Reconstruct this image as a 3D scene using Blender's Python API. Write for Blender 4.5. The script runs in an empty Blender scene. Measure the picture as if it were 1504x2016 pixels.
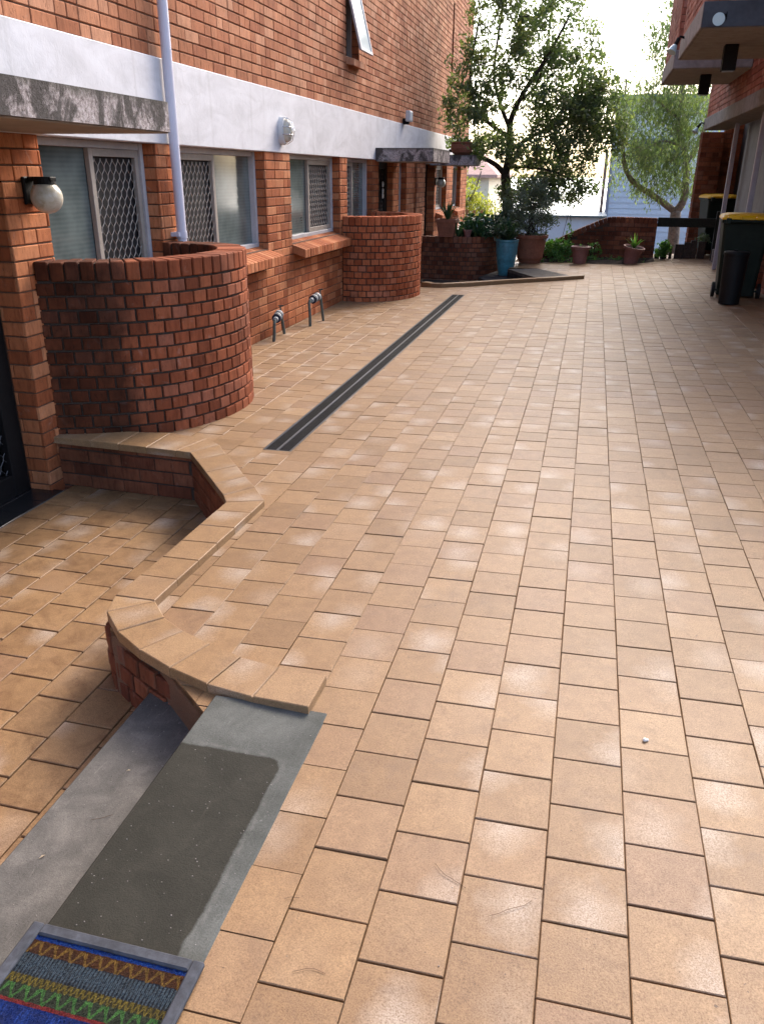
import bpy, bmesh, math, random
import numpy as np
from mathutils import Vector, Matrix
random.seed(7); rs = np.random.RandomState(11)
S = bpy.context.scene
COL = S.collection
R_ = math.radians

# ------------------------------------------------------------------ camera, world, sun, exposure
CAMH = 1.6
BASIS = [[0.9703173736911852, 0.10231542219124865, -0.21912496136877538], [0.2416839439531061, -0.37823822907081855, 0.8936021001008463], [0.00854783880946738, -0.9200366277769584, -0.3917391198240097]]
cam_d = bpy.data.cameras.new("camera"); cam = bpy.data.objects.new("camera", cam_d); COL.objects.link(cam)
rt = Vector([BASIS[i][0] for i in range(3)]); dn = Vector([BASIS[i][1] for i in range(3)]); fw = Vector([BASIS[i][2] for i in range(3)])
M = Matrix((( rt.x, -dn.x, -fw.x, 0), (rt.y, -dn.y, -fw.y, 0), (rt.z, -dn.z, -fw.z, CAMH), (0, 0, 0, 1)))
cam.matrix_world = M
cam_d.sensor_fit = 'HORIZONTAL'; cam_d.sensor_width = 36.0; cam_d.lens = 1564.0/1504.0*36.0
cam_d.clip_start = 0.05; cam_d.clip_end = 6000
S.camera = cam
S.view_settings.view_transform = 'Standard'; S.view_settings.look = 'None'
S.view_settings.exposure = 2.12; S.view_settings.gamma = 1.0; S.view_settings.use_curve_mapping = False
SUN_EL, SUN_AZ = 38.0, 17.0        # azimuth measured from +Y (ahead of the camera) towards +X
w = bpy.data.worlds.new("World"); S.world = w; w.use_nodes = True
wn = w.node_tree.nodes; wl = w.node_tree.links; wn.clear()
sky = wn.new('ShaderNodeTexSky'); sky.sky_type = 'NISHITA'; sky.sun_disc = False
sky.sun_elevation = R_(SUN_EL); sky.sun_rotation = R_(SUN_AZ)
sky.air_density = 0.8; sky.dust_density = 3.6; sky.ozone_density = 1.0
bg = wn.new('ShaderNodeBackground'); bg.inputs[1].default_value = 0.15
wo = wn.new('ShaderNodeOutputWorld'); wl.new(sky.outputs[0], bg.inputs[0]); wl.new(bg.outputs[0], wo.inputs[0])
sun_d = bpy.data.lights.new("sun", 'SUN'); sun = bpy.data.objects.new("sun", sun_d); COL.objects.link(sun)
sun_d.energy = 0.72; sun_d.angle = R_(26); sun_d.color = (1.0, .92, .80)
sv = Vector((math.sin(R_(SUN_AZ))*math.cos(R_(SUN_EL)), math.cos(R_(SUN_AZ))*math.cos(R_(SUN_EL)), math.sin(R_(SUN_EL))))
sun.rotation_euler = sv.to_track_quat('Z', 'Y').to_euler()
sun.location = (4, 10, 14)

# ------------------------------------------------------------------ helpers
def Z(x): return 0.025*max(0.0, x+1.75)          # the paving falls towards the drain

class MB:
    def __init__(s): s.v = []; s.f = []; s.m = []; s.r = []; s.uv = {}
    def quad(s, pts, mi=0, r=0.5, uv=None):
        i = len(s.v); s.v += [tuple(p) for p in pts]; s.f.append(tuple(range(i, i+len(pts)))); s.m.append(mi); s.r.append(r)
        if uv: s.uv[len(s.f)-1] = uv
    def box(s, x0, x1, y0, y1, z0, z1, mi=0, r=0.5, bev=0.0, tf=None):
        """box, optionally with chamfered edges"""
        if bev <= 0:
            P = [(x, y, z) for z in (z0, z1) for y in (y0, y1) for x in (x0, x1)]
            F = [(0,2,3,1), (4,5,7,6), (0,1,5,4), (2,6,7,3), (0,4,6,2), (1,3,7,5)]
        else:
            b = bev; P = []; idx = {}
            def V(key, p):
                if key not in idx: idx[key] = len(P); P.append(p)
                return idx[key]
            X = (x0, x1); Y = (y0, y1); ZZ = (z0, z1)
            def cv(a, c, d, ax):
                p = [X[a], Y[c], ZZ[d]]
                for k, (q, lim) in enumerate(((a, X), (c, Y), (d, ZZ))):
                    if k != ax: p[k] += b if q == 0 else -b
                return V((a, c, d, ax), tuple(p))
            F = []
            for a in (0, 1):
                F.append([cv(a,0,0,0), cv(a,1,0,0), cv(a,1,1,0), cv(a,0,1,0)][::(1 if a else -1)])
                F.append([cv(0,a,0,1), cv(0,a,1,1), cv(1,a,1,1), cv(1,a,0,1)][::(1 if a else -1)])
                F.append([cv(0,0,a,2), cv(1,0,a,2), cv(1,1,a,2), cv(0,1,a,2)][::(1 if a else -1)])
            for a in (0, 1):
                for c in (0, 1):
                    sgn = 1 if (a == c) else -1
                    F.append([cv(0,a,c,1), cv(0,a,c,2), cv(1,a,c,2), cv(1,a,c,1)][::-sgn])
                    F.append([cv(a,0,c,2), cv(a,0,c,0), cv(a,1,c,0), cv(a,1,c,2)][::-sgn])
                    F.append([cv(a,c,0,0), cv(a,c,0,1), cv(a,c,1,1), cv(a,c,1,0)][::-sgn])
                    for d in (0, 1):
                        t = [cv(a,c,d,0), cv(a,c,d,1), cv(a,c,d,2)]
                        F.append(t if (a+c+d) % 2 else t[::-1])
        i = len(s.v)
        if tf: P = [tf(p) for p in P]
        s.v += P
        for f in F: s.f.append(tuple(i+k for k in f)); s.m.append(mi); s.r.append(r)
    def tube(s, pts, rad, n=10, mi=0, r=0.5, caps=True):
        pts = [Vector(p) for p in pts]; rr = rad if isinstance(rad, (list, tuple)) else [rad]*len(pts)
        base = len(s.v); up = None
        for k, p in enumerate(pts):
            d = (pts[min(k+1, len(pts)-1)]-pts[max(k-1, 0)]).normalized()
            if up is None: up = Vector((0, 0, 1)) if abs(d.z) < .9 else Vector((1, 0, 0))
            a = d.cross(up).normalized(); b2 = a.cross(d).normalized(); up = b2
            for j in range(n):
                t = 2*math.pi*j/n; s.v.append(tuple(p+(a*math.cos(t)+b2*math.sin(t))*rr[k]))
        for k in range(len(pts)-1):
            for j in range(n):
                s.f.append((base+k*n+j, base+k*n+(j+1) % n, base+(k+1)*n+(j+1) % n, base+(k+1)*n+j)); s.m.append(mi); s.r.append(r)
        if caps:
            s.f.append(tuple(base+j for j in range(n))[::-1]); s.m.append(mi); s.r.append(r)
            s.f.append(tuple(base+(len(pts)-1)*n+j for j in range(n))); s.m.append(mi); s.r.append(r)
    def lathe(s, c, prof, n=28, mi=0, sx=1.0, sy=1.0, tilt=None, r=.5):
        """prof: list of (radius, z)"""
        base = len(s.v)
        for (rad, z) in prof:
            for j in range(n):
                t = 2*math.pi*j/n; p = Vector((rad*sx*math.cos(t), rad*sy*math.sin(t), z))
                if tilt: p = tilt @ p
                s.v.append(tuple(p+Vector(c)))
        for k in range(len(prof)-1):
            for j in range(n):
                s.f.append((base+k*n+j, base+k*n+(j+1) % n, base+(k+1)*n+(j+1) % n, base+(k+1)*n+j)); s.m.append(mi); s.r.append(r)
    def prism(s, poly, z0, z1, mi=0, r=.5, zf=None):
        """vertical prism from a 2D outline (CCW); zf adds the ground fall"""
        n = len(poly); i = len(s.v)
        g = zf if zf else (lambda x: 0.0)
        s.v += [(x, y, z0+g(x)) for x, y in poly] + [(x, y, z1+g(x)) for x, y in poly]
        F = [tuple(i+n+k for k in range(n)), tuple(i+k for k in range(n))[::-1]]
        F += [(i+k, i+(k+1) % n, i+n+(k+1) % n, i+n+k) for k in range(n)]
        for f in F: s.f.append(f); s.m.append(mi); s.r.append(r)
    def build(s, name, mats, parent=None, smooth=False, loc=None):
        me = bpy.data.meshes.new(name)
        vv = s.v
        if loc: vv = [(a-loc[0], b-loc[1], c-loc[2]) for a, b, c in vv]
        me.from_pydata(vv, [], s.f)
        for m in (mats if isinstance(mats, (list, tuple)) else [mats]): me.materials.append(m)
        me.polygons.foreach_set('material_index', s.m)
        at = me.attributes.new('rnd', 'FLOAT', 'FACE'); at.data.foreach_set('value', s.r)
        if s.uv:
            u = me.uv_layers.new(name='UVMap'); 
            for fi, co in s.uv.items():
                p = me.polygons[fi]
                for k, li in enumerate(p.loop_indices): u.data[li].uv = co[k]
        if smooth: me.polygons.foreach_set('use_smooth', [True]*len(me.polygons))
        me.update()
        o = bpy.data.objects.new(name, me); COL.objects.link(o)
        if parent:
            o.parent = parent
            if not loc:
                o.location = -Vector(parent.location) if parent.rotation_euler[2] == 0 else (0, 0, 0)
        elif loc: o.location = loc
        return o

def tag(o, label=None, cat=None, group=None, kind=None):
    if label: o['label'] = label
    if cat: o['category'] = cat
    if group: o['group'] = group
    if kind: o['kind'] = kind
    return o
def thing(name, loc, label, cat, group=None):
    o = bpy.data.objects.new(name, None); COL.objects.link(o); o.location = loc; o.empty_display_size = .1
    return tag(o, label, cat, group)

# ------------------------------------------------------------------ materials
def mat(name, col=(.5,.5,.5), rough=.6, metal=0.0, spec=.5):
    m = bpy.data.materials.new(name); m.use_nodes = True
    b = m.node_tree.nodes['Principled BSDF']
    b.inputs['Base Color'].default_value = (*col, 1); b.inputs['Roughness'].default_value = rough
    b.inputs['Metallic'].default_value = metal; b.inputs['Specular IOR Level'].default_value = spec
    return m
class N:
    """tiny node helper"""
    def __init__(s, m): s.t = m.node_tree; s.b = s.t.nodes['Principled BSDF']
    def n(s, ty, **k):
        o = s.t.nodes.new(ty)
        for a, b in k.items():
            if a.startswith('i_'):
                key = a[2:]; key = int(key) if key.isdigit() else key.replace('_', ' ')
                o.inputs[key].default_value = b
            else: setattr(o, a, b)
        return o
    def l(s, a, b): s.t.links.new(a, b)
    def obj(s, scale=(1,1,1), rot=(0,0,0)):
        tc = s.n('ShaderNodeTexCoord'); mp = s.n('ShaderNodeMapping'); mp.inputs['Scale'].default_value = scale; mp.inputs['Rotation'].default_value = rot
        ge = s.n('ShaderNodeNewGeometry'); s.l(ge.outputs['Position'], mp.inputs[0]); return mp.outputs[0]
    def noise(s, vec, scale, detail=3, rough=.55, dist=0):
        o = s.n('ShaderNodeTexNoise'); o.inputs['Scale'].default_value = scale; o.inputs['Detail'].default_value = detail
        o.inputs['Roughness'].default_value = rough; o.inputs['Distortion'].default_value = dist
        if vec is not None: s.l(vec, o.inputs['Vector'])
        return o.outputs[0]
    def ramp(s, fac, stops, interp='LINEAR'):
        o = s.n('ShaderNodeValToRGB'); cr = o.color_ramp; cr.interpolation = interp
        while len(cr.elements) < len(stops): cr.elements.new(.5)
        for e, (p, c) in zip(cr.elements, stops): e.position = p; e.color = (*c, 1) if len(c) == 3 else c
        s.l(fac, o.inputs[0]); return o.outputs[0]
    def mixc(s, fac, a, b, mode='MIX'):
        o = s.n('ShaderNodeMix'); o.data_type = 'RGBA'; o.blend_type = mode
        for sock, v in ((o.inputs[0], fac), (o.inputs[6], a), (o.inputs[7], b)):
            if isinstance(v, (int, float)): sock.default_value = v
            elif isinstance(v, tuple): sock.default_value = (*v, 1)
            else: s.l(v, sock)
        return o.outputs[2]
    def math(s, op, a, b=None, c=None, clamp=False):
        o = s.n('ShaderNodeMath', operation=op); o.use_clamp = clamp
        for k, v in enumerate((a, b, c)):
            if v is None: continue
            if isinstance(v, (int, float)): o.inputs[k].default_value = v
            else: s.l(v, o.inputs[k])
        return o.outputs[0]
    def bump(s, h, strength=.3, dist=.002, prev=None):
        o = s.n('ShaderNodeBump'); o.inputs['Strength'].default_value = strength; o.inputs['Distance'].default_value = dist
        s.l(h, o.inputs['Height'])
        if prev is not None: s.l(prev, o.inputs['Normal'])
        return o.outputs[0]
    def rnd(s):
        o = s.n('ShaderNodeAttribute'); o.attribute_name = 'rnd'; return o.outputs['Fac']

def speckled(name, col, rough=.8, var=.25, scale=60, bump=.3, dist=.002, big=3.0, bigvar=.2, spec=.3):
    m = mat(name, col, rough, spec=spec); k = N(m); v = k.obj()
    f = k.noise(v, scale, 4, .6); g = k.noise(v, big, 4, .6)
    lo = tuple(c*(1-var) for c in col); hi = tuple(min(1, c*(1+var)) for c in col)
    c1 = k.ramp(f, [(.3, lo), (.7, hi)])
    gb = k.ramp(g, [(.3, (1-bigvar,)*3), (.7, (1+bigvar*.3,)*3)])
    k.l(k.mixc(1.0, c1, gb, 'MULTIPLY'), k.b.inputs['Base Color'])
    k.l(k.bump(f, bump, dist), k.b.inputs['Normal'])
    return m

def make_brick(name, tones, dirt=.35, streak=(26, 26, 5), rough=.85, darkened=None):
    m = mat(name, tones[1], rough, spec=.12); k = N(m); rn = k.rnd()
    base = k.ramp(rn, [(0, tones[0]), (.35, tones[1]), (.7, tones[2]), (1.0, tones[3])])
    # every brick samples its own patch of the clay pattern
    off = k.n('ShaderNodeVectorMath', operation='ADD'); cmb = k.n('ShaderNodeCombineXYZ')
    k.l(k.math('MULTIPLY', rn, 37.0), cmb.inputs[0]); k.l(k.math('MULTIPLY', rn, 53.0), cmb.inputs[2])
    ge = k.n('ShaderNodeNewGeometry'); k.l(ge.outputs['Position'], off.inputs[0]); k.l(cmb.outputs[0], off.inputs[1])
    mp = k.n('ShaderNodeMapping'); mp.inputs['Scale'].default_value = streak; k.l(off.outputs[0], mp.inputs[0])
    st = k.noise(mp.outputs[0], 1.6, 5, .65, .4)
    c = k.mixc(1.0, base, k.ramp(st, [(.25, (.62, .56, .52)), (.5, (1, 1, 1)), (.75, (1.22, 1.16, 1.1))]), 'MULTIPLY')
    mp2 = k.n('ShaderNodeMapping'); mp2.inputs['Scale'].default_value = (70, 70, 26); k.l(off.outputs[0], mp2.inputs[0])
    sp = k.noise(mp2.outputs[0], 1.0, 4, .6, 1.0)
    pit = k.ramp(sp, [(.60, (0, 0, 0)), (.70, (1, 1, 1))])
    c = k.mixc(k.math('MULTIPLY', pit, .6), c, (.09, .035, .02))
    sm = k.noise(off.outputs[0], 9, 5, .7, .8); c = k.mixc(k.math('MULTIPLY', k.ramp(sm, [(.60, (0,0,0)), (.74, (1,1,1))]), .32), c, (.36,.27,.22))
    big = k.noise(k.obj(), 1.3, 6, .65)
    c = k.mixc(1.0, c, k.ramp(big, [(.3, (1-dirt,)*3), (.62, (1.05,)*3)]), 'MULTIPLY')
    if darkened:      # bricks darker on the low-x side, with a ragged edge
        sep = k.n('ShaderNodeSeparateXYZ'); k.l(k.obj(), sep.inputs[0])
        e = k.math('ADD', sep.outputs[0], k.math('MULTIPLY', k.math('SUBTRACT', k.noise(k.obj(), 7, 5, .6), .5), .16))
        dm = k.math('MULTIPLY', k.math('SUBTRACT', darkened, e), 16.0, clamp=True)
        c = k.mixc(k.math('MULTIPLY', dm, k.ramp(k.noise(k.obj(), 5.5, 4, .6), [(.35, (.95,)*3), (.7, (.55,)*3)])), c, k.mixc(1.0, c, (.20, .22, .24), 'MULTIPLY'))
    k.l(c, k.b.inputs['Base Color'])
    h = k.math('SUBTRACT', st, k.math('MULTIPLY', pit, .8))
    k.l(k.bump(h, .55, .004), k.b.inputs['Normal'])
    return m
BR = make_brick('brick_orange', [(.27,.093,.045), (.345,.132,.064), (.40,.170,.088), (.46,.225,.13)])
BR_L = make_brick('brick_orange_low', [(.25,.070,.028), (.345,.108,.043), (.41,.142,.060), (.46,.19,.09)], dirt=.4)
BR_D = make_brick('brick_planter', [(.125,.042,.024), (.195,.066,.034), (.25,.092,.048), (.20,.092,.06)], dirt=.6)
BR_P1 = make_brick('brick_planter_dark_left', [(.15,.042,.019), (.235,.065,.028), (.295,.090,.040), (.24,.085,.048)], dirt=.5, darkened=-2.72)
BR_P2 = make_brick('brick_planter_far', [(.26,.064,.026), (.36,.095,.038), (.43,.13,.055), (.37,.13,.07)], dirt=.45)
BR_R = make_brick('brick_right', [(.25,.080,.048), (.34,.118,.072), (.40,.155,.10), (.44,.21,.15)], dirt=.3)
MORT = speckled('mortar', (.12,.062,.038), .95, .3, 120, .5, .003)
MORT_G = speckled('mortar_grey', (.055,.038,.029), .95, .35, 120, .5, .003)

def make_render_white():
    m = mat('white_render', (.78,.77,.80), .75, spec=.3); k = N(m); v = k.obj()
    a = k.noise(k.obj((1, 1, 2.5)), 2.2, 6, .6, .8); f = k.noise(v, 90, 3, .6); b = k.noise(v, 9, 5, .6, .5)
    c = k.ramp(a, [(.3, (.43,.42,.43)), (.55, (.52,.51,.525)), (.75, (.57,.565,.58))])
    crk = k.n('ShaderNodeTexVoronoi', feature='DISTANCE_TO_EDGE'); crk.inputs['Scale'].default_value = 1.3
    wv = k.n('ShaderNodeVectorMath', operation='ADD'); sc = k.n('ShaderNodeVectorMath', operation='SCALE'); sc.inputs[3].default_value = .5
    nz = k.n('ShaderNodeTexNoise'); nz.inputs['Scale'].default_value = 3; k.l(v, nz.inputs['Vector']); k.l(nz.outputs[1], sc.inputs[0]); k.l(v, wv.inputs[0]); k.l(sc.outputs[0], wv.inputs[1]); k.l(wv.outputs[0], crk.inputs['Vector'])
    cf = k.ramp(crk.outputs[0], [(.0, (1,1,1)), (.006, (0,0,0))])
    msk = k.ramp(k.noise(v, 1.1, 2), [(.5, (0,0,0)), (.62, (1,1,1))])
    cr2 = k.math('MULTIPLY', cf, msk)
    c = k.mixc(k.math('MULTIPLY', cr2, .45), c, (.4,.37,.36))
    sk = k.noise(k.obj((5, 5, .45)), 1.0, 6, .7, .5); c = k.mixc(k.math('MULTIPLY', k.ramp(sk, [(.54, (0,0,0)), (.72, (1,1,1))]), .35), c, (.27,.25,.24))
    gm = k.noise(v, 30, 5, .7); c = k.mixc(k.math('MULTIPLY', k.ramp(gm, [(.62, (0,0,0)), (.70, (1,1,1))]), .3), c, (.28,.26,.25))
    k.l(c, k.b.inputs['Base Color'])
    h = k.math('ADD', k.math('MULTIPLY', f, .25), k.math('MULTIPLY', b, 1.5))
    k.l(k.bump(h, .35, .006), k.b.inputs['Normal']); return m
WHITE = make_render_white()

def make_paver():
    m = mat('paver_clay', (.5,.3,.18), .5, spec=.34); k = N(m); rn = k.rnd()
    base = k.ramp(rn, [(0, (.178,.102,.047)), (.3, (.205,.120,.057)), (.65, (.232,.139,.067)), (.85, (.190,.110,.059)), (1, (.262,.164,.083))])
    ge = k.n('ShaderNodeNewGeometry'); P = ge.outputs['Position']
    cmb = k.n('ShaderNodeCombineXYZ'); k.l(k.math('MULTIPLY', rn, 91.0), cmb.inputs[2]); k.l(k.math('MULTIPLY', rn, 17.0), cmb.inputs[0])
    off = k.n('ShaderNodeVectorMath', operation='ADD'); k.l(P, off.inputs[0]); k.l(cmb.outputs[0], off.inputs[1])
    f = k.noise(P, 260, 4, .75); md = k.noise(off.outputs[0], 16, 5, .7)
    c = k.mixc(1.0, base, k.ramp(f, [(.3, (.55,.50,.45)), (.5, (1.0,1.0,1.0)), (.72, (1.42,1.40,1.36))]), 'MULTIPLY')
    c = k.mixc(1.0, c, k.ramp(md, [(.3, (.84,.80,.78)), (.7, (1.08,1.08,1.06))]), 'MULTIPLY')
    # white bloom (efflorescence): a powdery patch hugging one side of some pavers, different on each
    uvn = k.n('ShaderNodeUVMap'); wn2 = k.n('ShaderNodeTexWhiteNoise', noise_dimensions='1D'); k.l(k.math('MULTIPLY', rn, 9731.0), wn2.inputs['W'])
    sw = k.n('ShaderNodeSeparateColor'); k.l(wn2.outputs['Color'], sw.inputs[0]); su = k.n('ShaderNodeSeparateXYZ'); k.l(uvn.outputs[0], su.inputs[0])
    wob = k.math('MULTIPLY', k.math('SUBTRACT', k.noise(off.outputs[0], 14, 4, .6), .5), .55)
    cx = k.math('ADD', k.math('MULTIPLY', sw.outputs[0], 1.5), -.25); cy = k.math('ADD', k.math('MULTIPLY', sw.outputs[1], 1.2), -.1)
    dx = k.math('SUBTRACT', su.outputs[0], cx); dy = k.math('MULTIPLY', k.math('SUBTRACT', su.outputs[1], cy), .75)
    d = k.math('SQRT', k.math('ADD', k.math('MULTIPLY', dx, dx), k.math('MULTIPLY', dy, dy)))
    em = k.math('MULTIPLY', k.math('SUBTRACT', .52, k.math('ADD', d, wob)), 1.7, clamp=True)
    em = k.math('MULTIPLY', em, k.ramp(f, [(.34, (.15,.15,.15)), (.60, (1,1,1))]))
    em = k.math('MULTIPLY', em, k.ramp(sw.outputs[2], [(.38, (.06,.06,.06)), (.8, (1.3,1.3,1.3))]))
    c = k.mixc(k.math('MULTIPLY', em, .62, clamp=True), c, (.39,.33,.27))
    # dirt smudges
    dm = k.ramp(k.noise(P, 3.4, 7, .75, .8), [(.54, (0,0,0)), (.74, (1,1,1))])
    c = k.mixc(k.math('MULTIPLY', dm, .42), c, (.10,.06,.04))
    bits = k.ramp(k.noise(P, 75, 2, .5), [(.74, (0,0,0)), (.77, (1,1,1))])
    c = k.mixc(k.math('MULTIPLY', bits, .7), c, (.05,.028,.018))
    k.l(c, k.b.inputs['Base Color'])
    k.l(k.ramp(f, [(.3, (.62,)*3), (.7, (.44,)*3)]), k.b.inputs['Roughness'])
    h = k.math('ADD', k.math('MULTIPLY', f, .6), k.math('MULTIPLY', md, .5))
    k.l(k.bump(h, .45, .0018), k.b.inputs['Normal']); return m
PAV = make_paver()
SAND = speckled('joint_sand', (.15,.085,.05), .95, .35, 200, .4, .002)

def make_concrete(name, c0, c1, c2, rough=.85, wet=None):
    m = mat(name, c1, rough, spec=.15); k = N(m); v = k.obj()
    f = k.noise(v, 260, 4, .7); g = k.noise(v, 7, 6, .65, .5); b = k.noise(v, 34, 3, .6)
    c = k.ramp(g, [(.28, c0), (.5, c1), (.72, c2)])
    c = k.mixc(1.0, c, k.ramp(f, [(.3, (.72,.72,.72)), (.7, (1.22,1.22,1.22))]), 'MULTIPLY')
    scn = k.noise(k.obj((60, 6, 6), (0, 0, .7)), 1.0, 5, .75, 2.0); c = k.mixc(k.math('MULTIPLY', k.ramp(scn, [(.60, (0,0,0)), (.72, (1,1,1))]), .35), c, tuple(min(1, q*2.0) for q in c2))
    spk = k.noise(v, 150, 2, .5); c = k.mixc(k.math('MULTIPLY', k.ramp(spk, [(.70, (0,0,0)), (.74, (1,1,1))]), .7), c, tuple(q*.3 for q in c0))
    wh = k.ramp(b, [(.70, (0,0,0)), (.76, (1,1,1))]); c = k.mixc(k.math('MULTIPLY', wh, .4), c, (.27,.265,.255))
    if wet:
        x0, x1, y0, y1 = wet
        sep = k.n('ShaderNodeSeparateXYZ'); k.l(v, sep.inputs[0]); ng = k.math('MULTIPLY', k.math('SUBTRACT', k.noise(v, 13, 6, .7), .5), .045)
        def edge(sock, val, sgn):   # soft-edged mask, 1 inside
            d = k.math('MULTIPLY', k.math('SUBTRACT', k.math('ADD', sock, ng), val), sgn*160.0); return k.math('ADD', d, .5, clamp=True)
        dx = k.math('MAXIMUM', k.math('SUBTRACT', k.math('ABSOLUTE', k.math('SUBTRACT', sep.outputs[0], (x0+x1)/2)), (x1-x0)/2-.05), 0.0)
        dy = k.math('MAXIMUM', k.math('SUBTRACT', k.math('ABSOLUTE', k.math('SUBTRACT', sep.outputs[1], (y0+y1)/2)), (y1-y0)/2-.05), 0.0)
        d = k.math('SQRT', k.math('ADD', k.math('MULTIPLY', dx, dx), k.math('MULTIPLY', dy, dy)))
        msk = k.math('MULTIPLY', k.math('SUBTRACT', .05, k.math('ADD', d, k.math('MULTIPLY', ng, .6))), 150.0, clamp=True)
        rim = k.math('MULTIPLY', k.math('SUBTRACT', 1.0, k.math('ABSOLUTE', k.math('MULTIPLY', k.math('SUBTRACT', .058, k.math('ADD', d, k.math('MULTIPLY', ng, .5))), 110.0)), clamp=True), k.ramp(b, [(.42, (0,0,0)), (.6, (1,1,1))]))
        c = k.mixc(k.math('MULTIPLY', rim, .28), c, (.17,.16,.145))
        c = k.mixc(k.math('MULTIPLY', msk, .95), c, k.mixc(1.0, c, (.24,.215,.17), 'MULTIPLY'))
        k.l(k.math('SUBTRACT', .85, k.math('MULTIPLY', msk, .18)), k.b.inputs['Roughness'])
    k.l(c, k.b.inputs['Base Color'])
    k.l(k.bump(k.math('ADD', f, k.math('MULTIPLY', b, .6)), .4, .003), k.b.inputs['Normal']); return m
SLAB = make_concrete('cement_screed', (.058,.060,.053), (.080,.082,.074), (.108,.110,.100), wet=(-1.25, -.705, .9, 1.72))
STEP = make_concrete('step_cement', (.068,.063,.057), (.098,.091,.082), (.15,.137,.122))
DSTEP = make_concrete('dark_step', (.02,.02,.022), (.032,.031,.033), (.05,.048,.048))  # shade and damp of the far riser and lower tread put into the colour
CONC = make_concrete('concrete', (.17,.155,.145), (.24,.225,.21), (.31,.295,.27))
CONC_U = make_concrete('soffit_concrete', (.25,.225,.19), (.32,.29,.25), (.38,.345,.30))

def make_lichen():
    m = mat('stained_concrete', (.4,.37,.34), .95, spec=.2); k = N(m); v = k.obj()
    f = k.noise(v, 55, 6, .75, .4); g = k.noise(k.obj((1, 1, .55)), 6, 6, .65, .6)
    c = k.ramp(f, [(.30, (.05,.04,.036)), (.45, (.24,.20,.19)), (.62, (.46,.41,.40))])
    st = k.ramp(g, [(.44, (1,1,1)), (.53, (.0,.0,.0))])
    c = k.mixc(k.math('MULTIPLY', st, .88), c, (.035,.03,.026))
    sep = k.n('ShaderNodeSeparateXYZ'); k.l(v, sep.inputs[0])
    tp = k.math('MULTIPLY', k.math('ADD', k.math('SUBTRACT', sep.outputs[2], 1.915), k.math('MULTIPLY', k.math('SUBTRACT', g, .5), .18)), 22.0, clamp=True)
    c = k.mixc(k.math('MULTIPLY', tp, .8), c, (.05,.048,.035))
    k.l(c, k.b.inputs['Base Color']); k.l(k.bump(f, .9, .012), k.b.inputs['Normal']); return m
LICH = make_lichen()

ALU = speckled('window_aluminium', (.29,.25,.21), .5, .08, 30, .1, .001)
ALU_W = speckled('frame_white', (.40,.385,.39), .5, .06, 30, .1, .001)
MESHM = mat('grille_metal', (.26,.225,.19), .5, .2)
DARK = mat('dark_interior', (.012,.011,.011), .6)
def make_glass():
    m = mat('curtained_glass', (.16,.19,.18), .12, spec=.6); k = N(m); v = k.obj((1, 1, 1))
    w2 = k.n('ShaderNodeTexWave'); w2.wave_type = 'BANDS'; w2.bands_direction = 'Z'; w2.inputs['Scale'].default_value = 11; w2.inputs['Distortion'].default_value = 1.2
    k.l(v, w2.inputs['Vector']); g = k.noise(v, 4, 3, .5)
    c = k.ramp(g, [(.3, (.055,.07,.066)), (.7, (.125,.15,.14))])
    k.l(k.mixc(.12, c, k.ramp(w2.outputs[1], [(0, (.05,.06,.06)), (1, (.18,.2,.2))])), k.b.inputs['Base Color'])
    return m
GLASS = make_glass()
PIPE = speckled('pipe_paint', (.54,.52,.58), .4, .03, 12, .05, .001, 1.5, .1)
BLACK = speckled('black_plastic', (.006,.006,.006), .6, .2, 40, .1, .001, 3, .2, .2)
BLACKP = speckled('black_painted_metal', (.008,.007,.007), .6, .2, 40, .1, .001, 3, .2, .15)
def make_globe():
    m = mat('opal_glass', (.66,.62,.52), .22); k = N(m); v = k.obj()
    k.l(k.ramp(k.noise(v, 18, 5, .6, .7), [(.3, (.34,.30,.22)), (.55, (.46,.43,.36)), (.8, (.52,.50,.45))]), k.b.inputs['Base Color']); return m
GLOBE = make_globe()
BINB = speckled('bin_plastic_green', (.010,.017,.011), .6, .2, 12, .1, .002, 4, .3, .2)
YEL = speckled('bin_lid_yellow', (.75,.42,.01), .4, .06, 20, .08, .001)
TERR = speckled('terracotta', (.25,.095,.055), .8, .15, 40, .2, .002, 6, .3)
TERR2 = speckled('plastic_terracotta', (.22,.10,.085), .55, .1, 40, .1, .001, 5, .25)
BLUE = speckled('blue_glaze', (.055,.21,.27), .35, .2, 25, .15, .002, 7, .45, .6)
SOIL = speckled('soil', (.05,.035,.025), .95, .5, 60, .8, .01, 8, .4)
TIMB = speckled('dark_timber', (.018,.02,.014), .85, .35, 40, .4, .004, 5, .4)
SLEEP = speckled('timber_sleeper', (.06,.042,.032), .9, .4, 40, .5, .006, 6, .4)
GREYP = speckled('grey_panel', (.13,.13,.155), .6, .12, 8, .15, .002, 2.5, .3)
GREYD = speckled('dark_grey_paint', (.045,.045,.05), .6, .15, 20, .2, .002, 3, .3)
POSTM = speckled('grey_post_paint', (.36,.36,.42), .5, .08, 20, .1, .001)
BTILE = mat('black_tile', (.012,.012,.013), .25)
GROUT = speckled('tile_grout', (.12,.11,.10), .9)
BOARD = speckled('blue_weatherboard', (.66,.70,.74), .6, .05, 20, .1, .002, 1.0, .1)
PALEB = speckled('pale_blue_wall', (.66,.76,.88), .6, .03, 10, .1, .002, 1.0, .06)
PALEY = speckled('cream_wall', (.80,.70,.52), .7, .05, 10, .1, .002, 1.0, .1)
TEAL = mat('teal_trim', (.10,.16,.18), .5)
GALV = speckled('weathered_copper', (.075,.085,.07), .45, .5, 90, .3, .002)
WTAPE = speckled('white_tape', (.24,.25,.26), .6, .5, 90); NTAPE = speckled('dark_tape', (.015,.02,.04), .6, .4, 90)
LIGHTW = mat('white_enamel', (.5,.5,.5), .35)
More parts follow.
